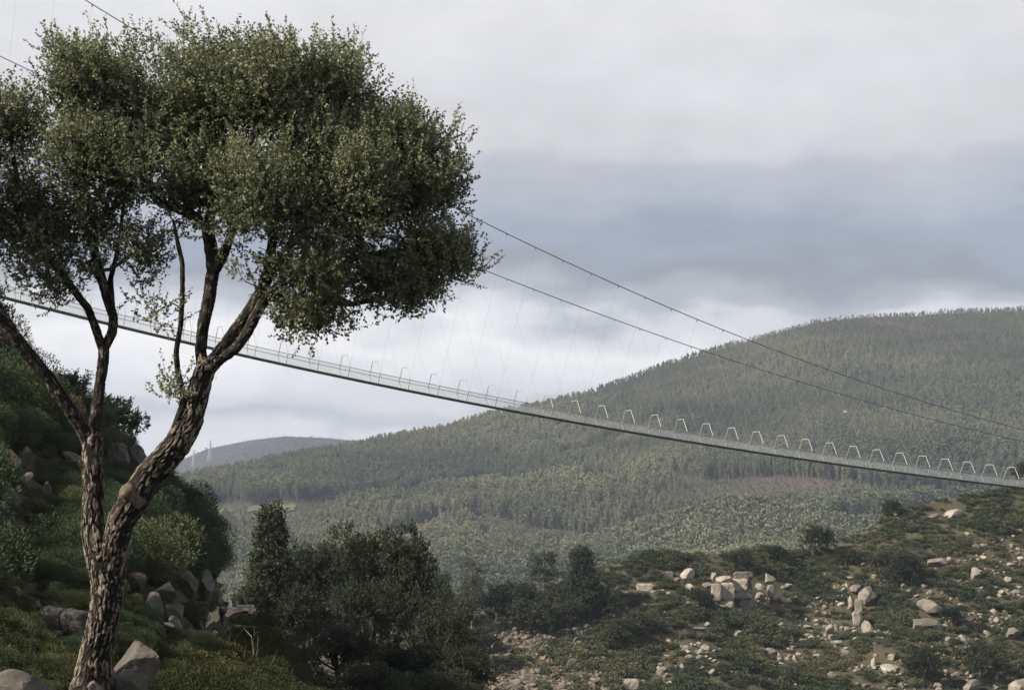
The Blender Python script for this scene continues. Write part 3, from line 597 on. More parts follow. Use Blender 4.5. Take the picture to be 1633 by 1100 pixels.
# trees along the far blue ridge
n = 7000; px = rng.uniform(230, 760, n); rt = rng.random(n) ** 0.8; q = RIDGE.point_t(px, rt); s = rng.uniform(2.5, 5, n)
scatter('far_forest', q, FK, rng.integers(0, 6, n), np.stack([s * 1.6, s * 1.6, s], -1), rng.uniform(0, 6.28, n), 'hazy woodland on the distant blue ridge', 'forest', 0.02)
for i, (x0, x1, y0, y1) in enumerate(FIELDS):
    gx = np.linspace(x0, x1, 12); rows = []
    for k, y in enumerate(np.linspace(y1, y0, 5)):
        q = MTN.point(gx + 2.0 * math.sin(i * 1.7 + k), np.full(12, y) + 1.2 * np.sin(gx * .3 + i)); q[:, 2] += 0.9; rows.append(q)
    V = np.concatenate(rows); a = np.arange(4)[:, None] * 12; b_ = np.arange(11)[None]; f = np.stack([a + b_, a + b_ + 1, a + 12 + b_ + 1, a + 12 + b_], -1).reshape(-1, 4)
    link('field', mesh_np('field', V, [f], M['bare_field'] if i in (4, 6) else M['field'], True), kind='structure')

# small white houses on the mountain, pylons on the far ridge
def house(px, py, w, label):
    b0 = MTN.point(px, py); e = link('white_house', None, loc=b0, rot=(0, 0, 0.4), label=label, cat='house')
    b = Bag(); box_into(b, (-w / 2, -w * .35, -1), (w / 2, w * .35, w * .55)); link('wall', b.mesh('wall', M['white_wall']), e)
    b = Bag(); z0, z1 = w * .55, w * .85
    V = [(-w * .56, -w * .42, z0), (w * .56, -w * .42, z0), (w * .56, w * .42, z0), (-w * .56, w * .42, z0), (-w * .56, 0, z1), (w * .56, 0, z1)]
    b.add(V, f3=[(0, 4, 3), (1, 2, 5)], f4=[(0, 1, 5, 4), (2, 3, 4, 5), (0, 3, 2, 1)]); link('roof', b.mesh('roof', M['pale_stone']), e)
    for sx in (-.25, .25):
        b = Bag(); box_into(b, (w * sx - .35, -w * .35 - .06, .6), (w * sx + .35, -w * .35 + .03, 1.7)); link('window', b.mesh('window', M['black_metal']), e)
house(1347, 665, 4.2, 'tiny white house standing among the trees midway up the mountain')
house(1555, 620, 3.4, 'smaller white house higher on the mountain near its shoulder')
def pylon(px, py, hpx, label):
    b0 = RIDGE.point(px, py); h = hpx * b0[1] / F; e = link('power_pylon', None, loc=b0, rot=(0, 0, .5), label=label, cat='pylon'); w = h * .10
    b = Bag()
    for sx in (-1, 1):
        for sy in (-1, 1): tube_into(b, np.array([[sx * w, sy * w, -1], [sx * w * .35, sy * w * .35, h * .6], [sx * w * .12, sy * w * .12, h]]), [.42, .36, .25], 4)
    for k in range(7):
        z0, z1 = h * k / 8, h * (k + 1) / 8
        def rr(z): return w * np.interp(z, [0, h * .6, h], [1, .35, .12])
        for sy in (-1, 1):
            tube_into(b, np.array([[-rr(z0), sy * rr(z0), z0], [rr(z1), sy * rr(z1), z1]]), [.2, .2], 3); tube_into(b, np.array([[rr(z0), sy * rr(z0), z0], [-rr(z1), sy * rr(z1), z1]]), [.2, .2], 3)
    link('lattice_tower', b.mesh('lattice_tower', M['pylon']), e)
    for z, l in ((.66, .15), (.78, .18), (.90, .13)):
        b = Bag(); tube_into(b, np.array([[-h * l, 0, h * z], [0, 0, h * (z + .03)], [h * l, 0, h * z]]), [.2, .4, .2], 4); link('cross_arm', b.mesh('cross_arm', M['pylon']), e)
pylon(335, 732, 34, 'faint lattice power pylon on the far ridge, the taller of the two')
pylon(309, 738, 26, 'shorter faint lattice power pylon on the far ridge beside the oak trunk')

# ------------------------------------------------------------------ the footbridge
A0, B0 = 606.4, 0.0948
BY0 = 52.0 / math.hypot(A0 / F, B0); BX0 = -267.5 / F * BY0
BD = np.array([A0 / F * BY0, B0 * BY0]) / 13.0            # one bay (4 m) in plan
DIR = BD / np.linalg.norm(BD); NRM = np.array([DIR[1], -DIR[0]])   # NRM points to the near side
NB = np.arange(-15, 37)
def plan(n, w=0.0): n = np.asarray(n, float); return BX0 + BD[0] * n + NRM[0] * w, BY0 + BD[1] * n + NRM[1] * w
def z_at(X, Y, curve):
    """height of a point in plan so that it lies on the traced curve"""
    X = np.asarray(X); Y = np.asarray(Y); z = np.zeros_like(X)
    for _ in range(4):
        px, py = project(np.stack([X, Y, z], -1)); z = P(px, curve(px), Y)[..., 2]
    return z
deck_px = np.array([(105, 499), (300, 545), (390, 566), (500, 591), (640, 619), (740, 641), (830, 657), (960, 681), (1085, 702), (1230, 723), (1400, 748), (1540, 767), (1633, 778)], float)
dc = np.polyfit((deck_px[:, 0] - 800) / 800, deck_px[:, 1], 3)
ca = np.array([(135, 0), (245, 65), (740, 338), (772, 355.7), (858, 397), (943, 437), (1025, 474), (1106, 507.5), (1184, 539), (1260, 567), (1334, 593), (1405, 618), (1475, 641), (1545, 661), (1614, 681)])
cb = np.array([(0, 88), (65, 122), (780, 433), (813, 448), (888, 477), (1034, 528), (1117, 558), (1200, 584), (1282, 611), (1361, 634), (1436, 656), (1510, 676), (1633, 702)])
pa = np.polyfit((ca[:, 0] - 800) / 800, ca[:, 1], 3); pb = np.polyfit((cb[:, 0] - 800) / 800, cb[:, 1], 3)
DW = 0.98                                                  # half the deck's width
xs, ys = plan(NB, DW)
_z = z_at(xs, ys, lambda p: np.polyval(dc, (p - 800) / 800)); _in = (NB > -10) & (NB < 29)
zs = np.polyval(np.polyfit(NB[_in], _z[_in], 3), NB)   # underside of the deck
bridge_o = np.array([*plan(0), zs[list(NB).index(0)]])
bridge = link('suspension_footbridge', None, loc=bridge_o, label='long steel suspension footbridge hanging across the valley behind the oak', cat='footbridge')
def BP(n, w, up):
    x, y = plan(n, w); return np.array([x, y, np.interp(n, NB, zs) + up]) - bridge_o
# cross-section: deck 0..0.25, sides lean out to the rail at 1.15 m, in again to the top at 2.75 m
HEX = [(-1.08, 0.05), (-1.68, 1.25), (-0.74, 2.85), (0.74, 2.85), (1.68, 1.25), (1.08, 0.05)]
for i in range(len(NB) - 1):
    n = NB[i]; b = Bag(); a = [BP(n + .01, s * DW, z) for s in (-1, 1) for z in (0, .10)]; c = [BP(n + .99, s * DW, z) for s in (-1, 1) for z in (0, .10)]
    V = np.array(a + c); b.add(V, f4=[(0, 1, 5, 4), (2, 6, 7, 3), (1, 3, 7, 5), (0, 4, 6, 2), (0, 2, 3, 1), (4, 5, 7, 6)]); link('deck_section', b.mesh('deck_section', M['deck']), bridge)
    for s in (-1, 1):
        lo, hi = (s * .97, .11), (s * 1.55, 1.22); V = np.array([BP(n + .02, *lo), BP(n + .98, *lo), BP(n + .98, *hi), BP(n + .02, *hi)]); b = Bag(); b.add(V, f4=[(0, 1, 2, 3)])
        link('mesh_panel', b.mesh('mesh_panel', M['wire_mesh']), bridge)
        b = Bag(); tube_into(b, np.array([BP(n, s * 1.58, 1.25), BP(n + 1, s * 1.58, 1.25)]), [.04, .04], 6)
        link('handrail', b.mesh('handrail', M['steel']), bridge)
bf = Bag()
for k in range(5):
    p, q = HEX[k], HEX[k + 1]; V = np.array([[p[0] * NRM[0], p[0] * NRM[1], p[1]], [q[0] * NRM[0], q[0] * NRM[1], q[1]]]); tube_into(bf, V, [.05, .05], 6)
frame_me = bf.mesh('portal_frame', M['steel'])
bj = Bag(); box_into(bj, (-.07, -.07, -.16), (.07, .07, .08)); clamp_me = bj.mesh('cable_clamp', M['hanger'])
SPLAY = np.interp(NB, [-15, 36], [17.0, 5.0])
cab = {}
for key, s, c in (('near', 1, pa), ('far', -1, pb)):
    X, Y = plan(NB, s * SPLAY); z = np.polyval(np.polyfit(NB, z_at(X, Y, lambda p: np.polyval(c, (p - 800) / 800)), 3), NB)
    cab[key] = np.stack([X, Y, z], -1) - bridge_o
    b = Bag(); tube_into(b, cab[key], .055, 8); link('main_cable', b.mesh('main_cable', M['cable'], True), bridge)
for i, n in enumerate(NB):
    link('portal_frame', frame_me, bridge, loc=BP(n, 0, 0))
    for key, s in (('near', 1), ('far', -1)):
        top = cab[key][i]; link('cable_clamp', clamp_me, bridge, loc=top - np.array([0, 0, .12]))
        b = Bag(); tube_into(b, np.array([top, BP(n, s * 1.18, .1)]), [.0085, .0085], 4); link('hanger', b.mesh('hanger', M['hanger']), bridge)

# ------------------------------------------------------------------ rocks
RECTS = {'hill': [], 'slope': []}
def give_way(px, py, size, Y, rects, vis=.8):
    """plants on a rock go, plants right in front of one are small; size is the plant's height"""
    keep = np.ones(len(px), bool); size = size.copy()
    for x0, x1, y0, y1 in rects:
        mg = .38 * size * F / Y; inx = (px > x0 - mg) & (px < x1 + mg); keep &= ~(inx & (py <= y1) & (py > y1 - (y1 - y0) * .6))
        fr = inx & (py > y1); lim = (py - (y1 - (1 - vis) * (y1 - y0))) * Y / F; size = np.where(fr, np.minimum(size, np.maximum(lim, .12)), size)
    return keep, size
def ico(sub):
    import bmesh
    bm = bmesh.new(); bmesh.ops.create_icosphere(bm, subdivisions=sub, radius=1.0); V = np.array([v.co[:] for v in bm.verts]); f = np.array([[v.index for v in q.verts] for q in bm.faces]); bm.free(); return V, f
ICO = {s: ico(s) for s in (2, 3, 4)}
def rock_mesh(seed, sub=3, boxy=0.0, mat='granite', cuts=9, rough=0.05):
    r = np.random.default_rng(seed); V, f = ICO[sub]; V = V.copy()
    if boxy: p = 2 + boxy; V = V / (np.sum(np.abs(V) ** p, 1, keepdims=True) ** (1 / p))
    for _ in range(cuts):
        n = r.normal(size=3) * (1, 1, .8); n /= np.linalg.norm(n); d = r.uniform(1.0, 1.35) if boxy else r.uniform(.38, .78); e = V @ n - d; V = V - np.where(e > 0, e, 0)[:, None] * n
    V = V * (1 + rough * fbm(V * 2.1 + seed * 3.1, 3)[:, None])
    if sub > 3: V = V * (1 + .035 * (np.abs(vnoise(V * 4.2 + seed)) - .3)[:, None] + .02 * vnoise(V * 11 + seed)[:, None])
    V = V / np.abs(V).max(0)
    return mesh_np('boulder', V, [f], M[mat], False)
ROCKS = [rock_mesh(500 + i, 2, 0, 'granite', 8, .10) for i in range(7)]
BLOCKS = [rock_mesh(520 + i, 3, 10.0, 'granite', 6, .05) for i in range(5)]
SCREE = [rock_mesh(540 + i, 2, 0, 'scree', 8, .12) for i in range(5)]
def rock_px(sheet, me, x0, x1, y0, y1, label, cat='rock', group=None, deep=1.0, tilt=0.0, name='boulder', sink=0.12, rz=0.0, back=0.0, foot=None):
    cx = (x0 + x1) / 2; b0 = sheet.point(cx, foot or y1); Y = b0[1]; s = Y / F; w = (x1 - x0) * s; h = (y1 - y0) * s
    RECTS['hill' if sheet is HILL else 'slope'].append((x0, x1, y0, y1))
    c = P(cx, (y0 + y1) / 2 + (y1 - y0) * sink * .5, Y + w * deep * .25 + back)
    return link(name, me, loc=c, rot=(0, tilt, rz), scl=(w / 2 * 1.06, w * deep / 2, h / 2 * (1 + sink) * 1.04), label=label, cat=cat, group=group)
OUT = [(1172.5, 1198, 912, 923, 'pale flat capstone on top of the square outcrop', 1), (1168.5, 1190.5, 922.5, 939, 'square cream block directly under the capstone', 1), (1150, 1168.5, 930, 953, 'tall squared grey-cream block in the middle of the outcrop', 1),
       (1136, 1150, 932, 953, 'fluted upright block at the left of the outcrop face', 1), (1170, 1196, 939.5, 952, 'wide low block in the second course of the outcrop', 1), (1180, 1201, 956.5, 974.5, 'cream block at the bottom right of the outcrop', 1),
       (1144, 1168, 958, 974.5, 'dark shaded block at the bottom of the outcrop', 1), (1144, 1167, 919, 930.5, 'small broken blocks above the outcrop face', 0), (1219, 1235, 913.5, 928, 'pale leaning slab high on the right cluster of the outcrop', 0),
       (1206, 1219, 930, 940, 'low pale stone in the right cluster of the outcrop', 0), (1225, 1236, 933, 948, 'upright pale pillar at the right end of the outcrop', 1), (1205, 1220.5, 945, 956, 'pale rounded stone under the right cluster', 0),
       (1214, 1226, 954, 964, 'lowest stone of the right cluster', 0), (1228, 1240, 946.5, 954, 'small pale stone at the far right foot of the cluster', 0), (1121, 1137, 929, 940, 'grey shoulder stone left of the fluted block', 0),
       (1108, 1121, 938, 955, 'pale tilted stone left of the outcrop', 0), (1092, 1112, 931, 944, 'pinkish low stone left of the tilted one', 0), (1063, 1073, 911, 922, 'small cream stone near the brow left of the outcrop', 1), (1075, 1084, 921, 929, 'small pale stone just below the brow stone', 0),
       (1085, 1106, 904, 923, 'dark grey jagged rock on the brow', 0), (1092, 1105, 956, 967, 'little pale stones below the tilted stone', 0), (1133, 1144, 914, 928, 'small hollowed rock above the outcrop', 0), (1018, 1041, 931, 942, 'long pale slab alone on the left brow', 1),
       (1375, 1392, 992, 1012, 'big rounded cream boulder in the heather right of the outcrop', 0), (1316, 1329, 994, 1010, 'upright cream stone between the outcrop and the big rounded boulder', 0), (1361, 1373, 976, 993, 'squared stone at the foot of the rocky rib', 1),
       (1364, 1374, 956, 973, 'narrow standing stone in the rocky rib', 1), (1371, 1393, 932, 957, 'large leaning grey slab at the head of the rocky rib', 0), (1357, 1373, 933, 946, 'pale flat rock beside the leaning slab', 0), (1352, 1364, 950, 968, 'dark rock in the rocky rib', 0),
       (1466, 1502, 958, 975, 'broad pale boulder group on the right slope', 0), (1454, 1498, 982, 1012, 'large grey broken boulder below the broad pale one', 0), (1548, 1566, 906, 924, 'pale pointed rock high on the right slope', 0), (1499, 1532, 812, 826, 'brown rocks just below the brow under the bridge', 0),
       (1476, 1500, 818, 826, 'low brown rocks left of the ones under the bridge', 0), (1219, 1236, 1034, 1050, 'cream stone low on the hill below the outcrop', 0), (1262, 1278, 1044, 1058, 'tan stone low on the hill beside the cream one', 0), (1052, 1074, 1044, 1054, 'pale flat stone in the heather near the bottom', 0),
       (994, 1016, 1084, 1104, 'big cracked cream block at the bottom edge', 1), (1038, 1060, 1080, 1094, 'pale boulder at the bottom edge right of the cracked block', 0), (1058, 1074, 1084, 1098, 'tilted pale slab at the bottom edge', 0), (1128, 1146, 1088, 1102, 'pale rocks at the bottom edge below the outcrop', 0),
       (1406, 1432, 1060, 1074, 'pale flat boulder low on the right slope', 0), (1388, 1400, 1048, 1066, 'tan upright rock low on the right slope', 0), (1342, 1358, 1036, 1048, 'pinkish stone low in the middle of the slope', 0), (1478, 1506, 888, 904, 'flat brown outcrop high in the middle of the slope', 0),
       (1606, 1626, 1002, 1016, 'yellow lichened boulder at the right edge', 0), (1536, 1560, 1082, 1100, 'tan boulder at the bottom right', 0), (1612, 1640, 1080, 1104, 'grey boulder in the bottom right corner', 0), (1320, 1345, 1022, 1032, 'row of small pale stones in the middle of the slope', 0),
       (970, 985, 1036, 1052, 'upright pale stone above the scree', 0), (1218, 1236, 1035, 1046, 'small companion stone beside the cream stone', 0), (1100, 1126, 996, 1008, 'pale stones under the outcrop', 0), (1020, 1036, 960, 968, 'small white stone on the left brow', 0), (1164, 1184, 1004, 1018, 'scattered white stone below the outcrop', 0)]
placed = []
rock_px(HILL, rock_mesh(519, 3, 6.0, 'grey_rock', 8, .10), 1140, 1199, 921, 974, 'dark cracked bedrock behind the squared blocks of the outcrop', group='boulders on the rocky hill', deep=.4, back=2.6, foot=976)
RECTS['hill'].clear()
for i, (x0, x1, y0, y1, lab, blk) in enumerate(OUT):
    gx, gy = ((x1 - x0) * .09, (y1 - y0) * .08) if blk else ((x1 - x0) * .1, (y1 - y0) * .1)
    rock_px(HILL, BLOCKS[i % 5] if blk else ROCKS[i % 7], x0 - gx, x1 + gx, y0 - gy, y1 + gy, lab, group='boulders on the rocky hill', deep=1.1, foot=(974 if i < 8 else 960 if i < 14 else None), back=(.5 if i in (0, 1, 4, 7) else 0), tilt=0.0 if blk else random.uniform(-.25, .25), rz=random.uniform(-.25, .25)); placed.append(((x0 + x1) / 2, y1, (x1 - x0) / 2 + 3))
# smaller rocks strewn over the hill
def hill_xy(n):
    px = rng.uniform(770, 1650, n); t = rng.random(n) ** 0.9; yf = ip(px, HILL.front); ys = ip(px, HILL.sky); return px, yf + (ys - yf) * t, t
NR = 16000; px, py, t = hill_xy(NR)
dens = 0.10 + 0.9 * np.clip(fbm2(px, py * 1.8, 70.0, 3, 3.0) * 1.3 + 0.22, 0, 1); dens *= np.clip((t - 0.0) * 5, .4, 1) * np.clip((0.86 - t) * 5, 0.02, 1)
scree = (px < 985) & (py > 1000 + (px - 780) * 0.02) & (px > 770 + (py - 1000) * .1) & (px < 960 + (py - 1000) * .35 + 20 * fbm2(px, py, 30., 2, 1.))
k = (rng.random(NR) < dens * 0.36 * np.interp(px, [1000, 1350, 1450, 1633], [1, 1, 1.25, 1.3])) & ~scree & (py < 1104) & (px < 1640)
k &= (px > 985) | (py > 990)
hp = HILL.point(px[k], py[k]); hs = np.exp(rng.normal(-1.28, 0.5, k.sum())); order = np.argsort(-hs)
order_h = order; nr = len(order); RL = {0: 'small pale granite rock half sunk in the heather on the rocky hill'}
for c_, i in enumerate(order[:230]):
    s = min(hs[i], .8); link('rock', ROCKS[int(rng.integers(7))], loc=hp[i] + np.array([0, 0, s * .30]), rot=(rng.normal(0, .3), rng.normal(0, .3), rng.uniform(0, 6.28)), scl=(s, s * rng.uniform(.7, 1.1), s * rng.uniform(.5, .85)), label=RL[0], cat='rock', group='small rocks strewn over the rocky hill')
rest = order[230:]
def stones(name, pts, sizes, kinds, label, cat, kind='stuff'):
    n = len(pts); return scatter(name, pts, kinds, rng.integers(0, len(kinds), n), np.stack([sizes, sizes * rng.uniform(.7, 1.2, n), sizes * rng.uniform(.5, .9, n)], -1), rng.uniform(0, 6.28, n), label, cat, .35)
if len(rest): stones('loose_stones', hp[rest] + np.array([0, 0, .1]), hs[rest], ROCKS, 'small loose stones between the shrubs of the rocky hill', 'stones')
# scree at the hill's foot
n = 15000; spx = rng.uniform(765, 1010, n); spy = rng.uniform(996, 1140, n); edge = 775 + (spy - 1000) * .05
k = (spx > edge) & (spx < 935 + (spy - 1000) * .55 + 22 * fbm2(spx, spy, 28., 3, 1.)) & (spy > 1003 + 10 * fbm2(spx, spx * 0, 40., 2, 5.)); k &= rng.random(n) < 0.62 + 0.5 * fbm2(spx, spy, 18., 2, 7.)
sp_ = HILL.point(spx[k], spy[k]); ss = np.exp(rng.normal(-1.25, .42, k.sum())); order = np.argsort(-ss)
for i in order[:180]:
    s = min(ss[i], 1.4); link('scree_rock', SCREE[int(rng.integers(5))], loc=sp_[i] + np.array([0, 0, s * .3]), rot=(rng.normal(0, .35), rng.normal(0, .35), rng.uniform(0, 6.28)), scl=(s, s * rng.uniform(.7, 1.1), s * rng.uniform(.5, .85)),
                              label='tan angular rock in the scree at the foot of the rocky hill', cat='rock', group='rocks of the tan scree')
stones('scree', sp_[order[180:]] + np.array([0, 0, .12]), ss[order[180:]], SCREE, 'tan scree of broken stone spilling down behind the dark trees', 'scree')

# shrubs on the rocky hill
HB = [bush_kind(600 + i, 340, .14, .55, .6, 'hill_leaf', .75) for i in range(4)]
for i in order_h[:260]:
    x_, y_ = project(hp[i]); r_ = min(hs[i], .95) * F / hp[i][1]; RECTS['hill'].append((x_ - r_, x_ + r_, y_ - r_ * 1.0, y_ + r_ * .2))
n = 24000; px, py, t = hill_xy(n); px = rng.uniform(560, 1700, n); ys = ip(px, HILL.sky); yf = ip(px, HILL.front); py = yf + (ys - yf) * t
pt = HILL.point(px, py); cl = fbm2(pt[:, 0], pt[:, 1], 9.0, 4, 44.0); bare = fbm2(px, py * 1.8, 70.0, 3, 3.0)
k = rng.random(n) < np.clip(0.72 + 0.7 * cl - 0.62 * np.clip(bare, 0, 1), 0.10, 1)
k &= ~((px > 778) & (px < 925 + (py - 1000) * .5) & (py > 1006) & (rng.random(n) < .88))
k &= ~((px > 1134) & (px < 1203) & (py > 926) & (py < 985) & (rng.random(n) < .93)); k &= ~((px > 1203) & (px < 1240) & (py > 918) & (py < 968) & (rng.random(n) < .8))
s = rng.uniform(.65, 1.55, n) * (1 + .45 * np.clip(cl, 0, 1)) * np.clip(1.2 - .5 * np.clip(bare, 0, 1), .6, 1.2) * np.where(t > .9, .85, 1)
kk, s = give_way(px, py, s, pt[:, 1], RECTS['hill'], .9); k &= kk; hb = pt[k]; s = s[k]
scatter('heather', hb, HB, rng.integers(0, 4, len(hb)), np.stack([s * 1.15, s * 1.15, s * rng.uniform(.6, 1.0, len(hb))], -1), rng.uniform(0, 6.28, len(hb)), 'low dark heather and gorse covering the rocky hill', 'heather', .15)
for px_, yb, hh, ww, kd, lab, nm in [
    (867, 944, 66, 52, PINES[3], 'round-headed dark tree with bare lower trunk on the hill shoulder', 'round_tree'), (928, 985, 108, 74, PINES[2], 'tall broad dark conifer left of the rocky brow', 'conifer_tree'),
    (705, 1004, 92, 36, PINES[0], 'slender sparse pine beside the dark oak grove', 'pine_tree'), (752, 1012, 124, 50, PINES[1], 'taller open pine with pale stem between grove and shoulder', 'pine_tree'),
    (726, 1010, 60, 26, PINES[0], 'short thin pine between the slender and the taller pine', 'pine_tree'), (688, 1008, 64, 24, PINES[1], 'thin pine against the edge of the oak grove', 'pine_tree'),
    (1298, 890, 54, 46, SMALL[2], 'dark tree in the notch of the hill skyline', 'small_tree'), (1320, 884, 44, 26, SMALL[2], 'narrow dark tree just right of the notch tree', 'small_tree'), (1418, 828, 32, 40, SMALL[0], 'round dark bush alone on the right skyline', 'bush'),
    (790, 985, 62, 84, SMALL[0], 'green bush at the foot of the taller pine', 'bush'), (848, 1012, 66, 104, SMALL[1], 'widest olive bush above the scree', 'bush'), (886, 985, 56, 66, SMALL[0], 'bush between the round-headed tree and the conifer', 'bush'),
    (905, 1004, 46, 60, SMALL[2], 'dark bush in front of the conifer', 'bush'), (962, 990, 58, 66, SMALL[1], 'spreading bush right of the conifer', 'bush'), (990, 1042, 52, 88, SMALL[1], 'grey-green spreading bush above the scree', 'bush'), (1030, 1030, 40, 60, SMALL[0], 'dark bush right of the grey-green one', 'bush'),
    (1122, 985, 38, 48, SMALL[0], 'olive bush in front of the left end of the outcrop', 'bush'), (1440, 930, 52, 74, SMALL[1], 'large dark bush beside the leaning slab', 'bush'), (1404, 908, 30, 44, SMALL[0], 'low dark bush above the rocky rib', 'bush'),
    (1470, 1090, 62, 66, SMALL[0], 'tall dark bush low on the right slope', 'bush'), (1562, 1078, 60, 86, SMALL[1], 'broad dark bush at the lower right', 'bush'), (1180, 905, 28, 50, SMALL[1], 'olive bush on the brow above the outcrop', 'bush'), (1240, 900, 26, 44, SMALL[0], 'dark bush on the brow right of the outcrop', 'bush'),
    (1520, 1000, 36, 56, SMALL[2], 'dark shrub right of the broken boulder', 'bush'), (1350, 905, 30, 50, SMALL[1], 'shrub below the notch trees', 'bush'), (1625, 770, 34, 40, SMALL[0], 'dark bush behind the bridge end at the right edge', 'bush'), (830, 965, 44, 54, SMALL[2], 'bush left of the round-headed tree', 'bush'),
    (770, 1040, 44, 60, SMALL[1], 'dark bush between the grove and the scree', 'bush'), (735, 1060, 60, 80, SMALL[0], 'dark bush low beside the grove', 'bush')]:
    plant_px(HILL, nm, kd, px_, yb, hh, ww, lab, 'tree' if 'tree' in nm else 'bush', 'trees and bushes of the rocky hill')

# ------------------------------------------------------------------ dark oak grove in the middle
GROVE = [  # px, base y, height, width, depth, kind, label
    (432, 1010, 200, 96, 92, ('P', 2), 'tall dark conical tree at the left end of the grove'), (392, 1002, 74, 66, 90, ('S', 0), 'low bright-edged bush at the foot of the tall conical tree'),
    (500, 1040, 168, 130, 104, ('O', 1), 'dark oak just right of the tall conical tree'), (556, 1045, 204, 140, 112, ('O', 0), 'highest oak in the middle of the grove'), (612, 1050, 200, 136, 114, ('O', 2), 'oak behind the right half of the grove'),
    (655, 1072, 226, 124, 104, ('O', 3), 'oak at the right end of the grove'), (585, 1080, 150, 150, 88, ('O', 1), 'rounded lighter oak in the centre front of the grove'), (700, 1112, 168, 124, 92, ('O', 2), 'dark oak low at the right of the grove'),
    (480, 1060, 120, 120, 84, ('O', 3), 'spreading oak below the tall conical tree'), (535, 1110, 118, 170, 72, ('O', 0), 'wide low oak crown at the bottom centre'), (640, 1140, 120, 160, 74, ('O', 3), 'low oak crown at the bottom right of the grove'),
    (738, 1150, 118, 124, 84, ('O', 1), 'outermost dark oak beside the scree'), (450, 1130, 110, 130, 66, ('O', 2), 'low dark oak crown left of the bottom centre'), (590, 1160, 100, 150, 62, ('O', 1), 'lowest oak crown cut by the bottom edge'),
    (700, 1170, 100, 150, 66, ('O', 0), 'oak crown cut by the bottom edge near the scree'), (505, 1170, 96, 140, 56, ('O', 3), 'dark oak crown cut by the bottom edge left of centre')]
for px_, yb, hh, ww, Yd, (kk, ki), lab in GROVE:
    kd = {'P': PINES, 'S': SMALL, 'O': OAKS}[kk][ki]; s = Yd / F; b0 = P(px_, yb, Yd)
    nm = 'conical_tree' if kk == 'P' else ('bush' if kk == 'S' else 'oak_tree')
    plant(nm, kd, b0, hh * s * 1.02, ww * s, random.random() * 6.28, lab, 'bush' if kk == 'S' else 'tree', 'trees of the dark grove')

# ------------------------------------------------------------------ near slope: path, rocks, shrubs, grass
def path_strip(pts, wpx):
    q = resample(np.array([[x, y, 0, w] for (x, y), w in zip(pts, wpx)]), 4.0); rows = []
    for k in np.linspace(-.5, .5, 5):
        p = SLOPE.point(q[:, 0], q[:, 1] + q[:, 3] * k); p[:, 2] += 0.05; rows.append(p)
    V = np.concatenate(rows); n = len(q); a = np.arange(4)[:, None] * n; b_ = np.arange(n - 1)[None]
    return mesh_np('path', V, [np.stack([a + b_ + n, a + b_ + n + 1, a + b_ + 1, a + b_], -1).reshape(-1, 4)], M['path'], True)
link('path', path_strip([(262, 1016), (290, 1017), (325, 1014), (365, 1008), (430, 1008)], [8, 10, 11, 9, 8]), kind='structure')
link('path', path_strip([(328, 992), (340, 982), (354, 977), (376, 972), (408, 973)], [12, 22, 20, 7, 4]), kind='structure')
GR = [rock_mesh(700 + i, 4, 0, 'grey_rock', 13, .06) for i in range(6)]; GB = [rock_mesh(720 + i, 4, 3.0, 'grey_rock', 8, .08) for i in range(3)]
